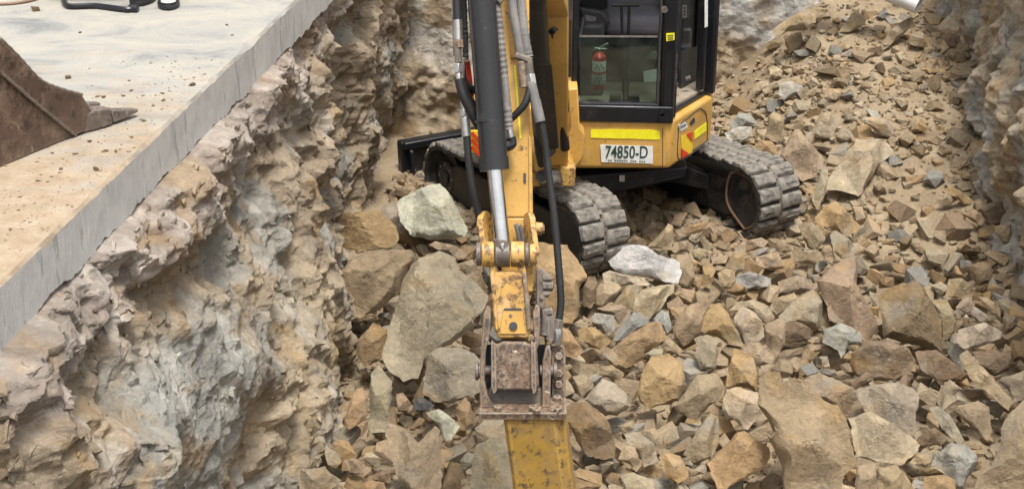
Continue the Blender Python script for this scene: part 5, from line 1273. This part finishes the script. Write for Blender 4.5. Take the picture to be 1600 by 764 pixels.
mb = MB(); mb.cyl((0, 0, H), (0, 0, H+.03), .018); mb.box((.02, 0, H+.04), (.10, .018, .014), Matrix.Rotation(R(-28), 3, 'Y')); mb.box((.01, 0, H+.025), (.09, .016, .010), Matrix.Rotation(R(5), 3, 'Y')); fep(mb, 'valve_handle', 'steel', bevel=.003)
mb = MB(); mb.tube([(-.015, 0, H+.02), (-.05, -.01, H), (-.062, -.01, H*.8), (-.058, -.01, H*.5)], .009); fep(mb, 'discharge_hose', 'hose')
#ENDMACHINE#
#SLABTHINGS#
# ================================================================== THINGS ON THE SLAB
# white pipe end on top of the heap
pp = at_y(1436, 8, 13.3); pq = pp+Vector((-.9, .55, .30)); mb = MB()
u, w = frame(pq-pp); n = 28; V = []
for c, r_ in ((pp, .085), (pq, .085), (pq, .077), (pp, .077)):
    V += [c+(u*math.cos(k*2*math.pi/n)+w*math.sin(k*2*math.pi/n))*r_ for k in range(n)]
Fp = [(i*n+k, i*n+(k+1) % n, ((i+1) % 4)*n+(k+1) % n, ((i+1) % 4)*n+k) for i in range(4) for k in range(n)]
mb.poly(V, Fp); pipe = mb.build('drain_pipe', 'pvc'); tag(pipe, 'white plastic pipe poking out over the top of the heap', 'pipe')

# digging bucket of another machine resting on the slab
b0 = at_z(0, 262, SLABZ); b1 = at_z(130, 208, SLABZ); bd = (b1-b0).normalized(); bn = Vector((bd.y, -bd.x, 0))
if bn.dot(CAM-b0) < 0: bn = -bn
bl_ = -bn                                     # towards the far side of the bucket
tip = at_z(224, 172, SLABZ+.03)
bk = empty('digging_bucket', b1); tag(bk, 'dusty brown steel digging bucket resting on the slab at the left edge', 'bucket')
BI = -b1
def bpart(mb, nm, mat, par=None, **kw):
    for v in mb.v: v += BI
    return mb.build(nm, mat, bk if par is None else par, **kw)
bp_ = lambda px, py, off=0: at_pl(px, py, b1-bl_*0+bl_*off, bn)
side = [(-60, 286), (0, 262), (60, 239), (118, 213), (136, 205), (150, 190), (147, 178), (128, 148), (95, 139), (62, 124), (32, 92), (0, 60), (-40, 10), (-120, -40), (-220, 30), (-230, 200), (-150, 280)]
P = [bp_(x, y) for x, y in side]
for p in P: p.z = max(p.z, SLABZ+.003)
mb = MB(); mb.prism(P, bl_*.03); sp = bpart(mb, 'side_plate', 'bucketsteel', bevel=.006)
mb = MB(); Wb = .75; mb.prism([p+bl_*Wb for p in P], bl_*.03); bpart(mb, 'side_plate', 'bucketsteel', bevel=.006)
# overlaid side cutter
mb = MB(); mb.prism([bp_(x, y, -.018) for x, y in [(-60, 58), (0, 112), (45, 152), (118, 212), (136, 204), (150, 190), (147, 178), (128, 148), (95, 139), (62, 124), (32, 92), (0, 60), (-40, 12)]], bl_*.017); bpart(mb, 'side_cutter', 'bucketsteel', sp, bevel=.005)
for sm in ([(-60, 58), (0, 112), (45, 152), (80, 181), (118, 212)], [(0, 60), (32, 92), (62, 124), (95, 139), (128, 148)]):
    mb = MB(); mb.tube([bp_(x, y, -.012) for x, y in sm], .009, n=6, ridge=.3, step=.02); bpart(mb, 'weld_bead', 'oldiron', sp)
# floor, back shell
fl_ = [P[i] for i in (4, 3, 2, 1, 0, 16, 15, 14)]
mb = MB()
for i in range(len(fl_)-1):
    a, b_ = fl_[i]+bl_*.032, fl_[i+1]+bl_*.032; th = Vector((0, 0, .025)) if i < 5 else bd*.025
    mb.hexa([a, b_, b_+bl_*(Wb-.034), a+bl_*(Wb-.034)], [a+th, b_+th, b_+bl_*(Wb-.034)+th, a+bl_*(Wb-.034)+th])
bpart(mb, 'shell', 'bucketsteel')
mb = MB(); e = P[5]; mb.hexa([e+bl_*.03-bd*.10, e+bl_*Wb-bd*.10, e+bl_*Wb+bd*.06, e+bl_*.03+bd*.06], [e+bl_*.03-bd*.10+UP*.04, e+bl_*Wb-bd*.10+UP*.04, e+bl_*Wb+bd*.06+UP*.015, e+bl_*.03+bd*.06+UP*.015]); 
for p in mb.v: p.z -= (e.z-SLABZ-.005)
bpart(mb, 'lip', 'bucketsteel', bevel=.005)
tl = Vector((tip.x, tip.y, SLABZ))-Vector((P[4].x, P[4].y, SLABZ)); tlen = tl.length; td = tl.normalized(); tn = Vector((td.y, -td.x, 0))
for k in range(4):
    o3 = Vector((P[4].x, P[4].y, SLABZ+.004))+bl_*(.02+k*.235)-td*.03
    def ring(d, w_, z0, z1): return [o3+td*d-tn*w_+UP*z0, o3+td*d+tn*w_+UP*z0, o3+td*d+tn*w_*.8+UP*z1, o3+td*d-tn*w_*.8+UP*z1]
    rings = [ring(0, .045, .0, .085), ring(tlen*.30, .050, .0, .095), ring(tlen*.52, .044, .004, .082), ring(tlen*.54, .036, .006, .070), ring(tlen*.80, .030, .012, .052), ring(tlen*1.03, .018, .022, .034)]
    mb = MB()
    for i in range(3 if False else 2): mb.hexa(rings[i], rings[i+1])
    ad = bpart(mb, 'adapter', 'oldiron', bevel=.010, seg=3)
    mb = MB()
    for i in (3, 4): mb.hexa(rings[i], rings[i+1])
    bpart(mb, 'tooth', 'oldiron', ad, bevel=.006, seg=2)

# tin pail
pc = at_z(14, -3, SLABZ); mb = MB()
rp = .205; n = 48
tp = empty('metal_pail', pc); tag(tp, 'dirty pale metal pail with a rusty bottom rim, top left corner', 'pail')
prof = [(rp*.98, 0), (rp*1.0, .012), (rp*.985, .03), (rp*.985, .2), (rp*1.01, .38), (rp*.99, .38), (rp*.965, .2), (rp*.965, .03), (.0, .03)]
V = [Vector((r_*math.cos(k*2*math.pi/n), r_*math.sin(k*2*math.pi/n), z)) for r_, z in prof for k in range(n)]
mb.poly(V, [(i*n+k, i*n+(k+1) % n, (i+1)*n+(k+1) % n, (i+1)*n+k) for i in range(len(prof)-1) for k in range(n)]); mb.build('pail_wall', 'tin', tp)
mb = MB(); mb.tube([(rp*1.005*math.cos(k*2*math.pi/40), rp*1.005*math.sin(k*2*math.pi/40), .010) for k in range(41)], .009, n=6, step=.03); mb.build('bottom_rim', 'rustline', tp)
mb = MB(); mb.tube([(rp*math.cos(a), .3*math.sin(a)*.2, .37+.2*math.sin(a)) for a in [k*math.pi/12 for k in range(13)]], .005, n=6, step=.05); mb.build('handle', 'steel', tp)

# black chair: only its ground tube shows
ct = lambda px, py: at_z(px, py, SLABZ+.02)
ch = empty('chair', at_z(155, 10, SLABZ)); tag(ch, 'black tubular chair whose ground bar shows at the top left', 'chair'); CI = -at_z(155, 10, SLABZ)
def cpart(mb, nm, mat, **kw):
    for v in mb.v: v += CI
    return mb.build(nm, mat, ch, **kw)
g0 = [ct(99, -4), ct(101, 5), ct(108, 10), ct(125, 10), ct(150, 9.5), ct(175, 12.5), ct(200, 15.5), ct(208, 13.5)]
mb = MB(); mb.tube(g0, .017, n=10); cpart(mb, 'ground_bar', 'black')
mb = MB(); mb.cyl(ct(202, 14), ct(216, 14.5), .028); cpart(mb, 'foot', 'black', bevel=.008)
off = Vector((-.05, .48, 0))
mb = MB(); mb.tube([p+off for p in g0], .017, n=10); cpart(mb, 'ground_bar', 'black')
a = ct(208, 13); e = ct(99, -4)
for q in (Vector((0, 0, 0)), off):
    mb = MB(); mb.tube([a+q, a+q+Vector((-.02, .03, .2)), a+q+Vector((-.05, .06, .42))], .017, n=10); cpart(mb, 'leg', 'black')
    mb = MB(); mb.tube([e+q, e+q+Vector((-.04, .02, .3)), e+q+Vector((-.10, .03, .9))], .017, n=10); cpart(mb, 'leg', 'black')
m0 = (a+e)/2+off/2
mb = MB(); mb.box(m0+Vector((-.03, 0, .43)), (.46, .48, .04)); cpart(mb, 'seat', 'black', bevel=.015)
mb = MB(); mb.box(e+off/2+Vector((-.08, .03, .70)), (.035, .46, .34)); cpart(mb, 'backrest', 'black', bevel=.012)

# person standing at the edge of the picture: only a shoe shows
f1 = at_z(264, 12, SLABZ); f2 = f1+Vector((-.19, .10, 0)); pv = empty('person', f1); tag(pv, 'person in black slip-on shoes with white toes and dark trousers standing on the slab', 'person')
J = {}; me = bpy.data.meshes.new('body')
hip = (f1+f2)/2+Vector((0, .06, .92)); rel = lambda v: tuple(v-f1)
Vb = [hip, hip+Vector((0, .02, .22)), hip+Vector((0, .03, .42)), hip+Vector((0, .01, .56)), hip+Vector((0, -.01, .63)), hip+Vector((0, -.02, .74)), hip+Vector((0, -.01, .84)),
      f1+Vector((0, .08, .88)), f1+Vector((0, .05, .48)), f1+Vector((0, .09, .09)), f2+Vector((0, .08, .88)), f2+Vector((0, .05, .48)), f2+Vector((0, .09, .09)),
      hip+Vector((.19, .02, .50)), hip+Vector((.25, .04, .22)), hip+Vector((.24, -.04, -.02)), hip+Vector((-.19, .02, .50)), hip+Vector((-.25, .04, .22)), hip+Vector((-.24, -.04, -.02))]
Eb = [(0, 1), (1, 2), (2, 3), (3, 4), (4, 5), (5, 6), (0, 7), (7, 8), (8, 9), (0, 10), (10, 11), (11, 12), (2, 13), (13, 14), (14, 15), (2, 16), (16, 17), (17, 18)]
rad = [.15, .14, .16, .09, .055, .095, .07, .095, .065, .05, .095, .065, .05, .062, .045, .035, .062, .045, .035]
me.from_pydata([rel(v) for v in Vb], Eb, []); bo = link('body', me, 'cloth', pv)
sk = bo.modifiers.new('skin', 'SKIN'); sb_ = bo.modifiers.new('sub', 'SUBSURF'); sb_.levels = 2; sb_.render_levels = 2
for v, r_ in zip(me.skin_vertices[0].data, rad): v.radius = (r_, r_*.85)
me.skin_vertices[0].data[0].use_root = True
def shoe(c, yaw):
    def ringed(zs, grow, nm, mat):
        V = []; n = 28
        for z, g_ in zip(zs, grow):
            for k in range(n):
                a = k*2*math.pi/n; y = math.sin(a); x = math.cos(a); w_ = .062*(1+.15*(-y))
                V.append(Vector((x*w_*g_, y*.135*g_+.05, z)))
        mb = MB(); mb.poly(V, [(i*n+k, i*n+(k+1) % n, (i+1)*n+(k+1) % n, (i+1)*n+k) for i in range(len(zs)-1) for k in range(n)]+[tuple(range(n))[::-1], tuple(range((len(zs)-1)*n, len(zs)*n))])
        M = Matrix.Rotation(yaw, 3, 'Z')
        for v in mb.v: v.xyz = M@v+c-f1
        return mb, nm, mat
    m_, nm, mt = ringed([0, .012, .025, .03], [1.0, 1.08, 1.08, 1.0], 'shoe', 'shoe'); o = m_.build(nm, mt, pv)
    m_, nm, mt = ringed([.03, .05, .075, .09], [1.02, .98, .8, .45], 'upper', 'shoe'); m_.build(nm, mt, o)
    mb = MB(); V = []; n = 20
    M = Matrix.Rotation(yaw, 3, 'Z')
    for z, g_ in ((.048, 1.0), (.066, .92), (.082, .7), (.088, .3)):
        for k in range(n):
            a = k*2*math.pi/n; V.append(M@Vector((math.cos(a)*.046*g_, -.045+math.sin(a)*.044*g_, z)) + c-f1)
    mb.poly(V, [(i*n+k, i*n+(k+1) % n, (i+1)*n+(k+1) % n, (i+1)*n+k) for i in range(3) for k in range(n)]+[tuple(range(3*n, 4*n))]); mb.build('white_toe', 'white', o)
shoe(f1, R(12)); shoe(f2, R(-8))

# pebbles lying on the slab
rr = random.Random(9); LOWP = STONES[:6]
for i, (px, py, s_) in enumerate([(107, 123, 9), (152, 152, 6), (162, 153, 6), (193, 151, 5), (205, 143, 5), (300, 134, 9), (254, 147, 5), (164, 237, 8), (182, 238, 7), (140, 222, 6), (150, 266, 9), (118, 241, 7), (57, 17, 14), (355, 40, 5), (363, 56, 4), (125, 52, 5), (255, 158, 6), (240, 166, 5), (225, 190, 6), (205, 215, 6), (95, 265, 6), (60, 283, 6)]):
    g = at_z(px, py, SLABZ); s2 = s_*1.2*(g-CAM).length/F
    o = link('pebble', rr.choice(LOWP)); o.location = g+Vector((0, 0, s2*.15)); o.scale = (s2, s2, s2*.7); o.rotation_euler = (0, 0, rr.uniform(0, 6)); c = PAL[rr.choice('tbo')]; o.color = (*c, 1)
    tag(o, 'small brown pebble lying on the concrete slab', 'pebble', 'pebbles on the slab')
# grit by the slab edge
VV, FF, CC = [], [], []; base = 0
for i in range(900):
    q = rng.uniform(); y = rng.uniform(5.2, 8.2); x = XS(y)-abs(rng.normal())*.28-.03
    s = .004+.013*q**6; v, f = LOW[rng.integers(len(LOW))]
    VV.append(v*s+np.array([x, y, SLABZ+s*.1])); FF.append(f+base); base += len(v); c = .35*pal[rng.integers(len(pal))]*rng.uniform(.9, 1.4)+.65*np.array([.33, .25, .165]); CC.append(np.repeat(c[None], len(v), 0))
tag(link('grit', npmesh('grit', np.concatenate(VV), np.concatenate(FF), np.concatenate(CC), False), 'rubble'), 'tan grit scattered along the slab edge', 'grit', None, 'stuff')
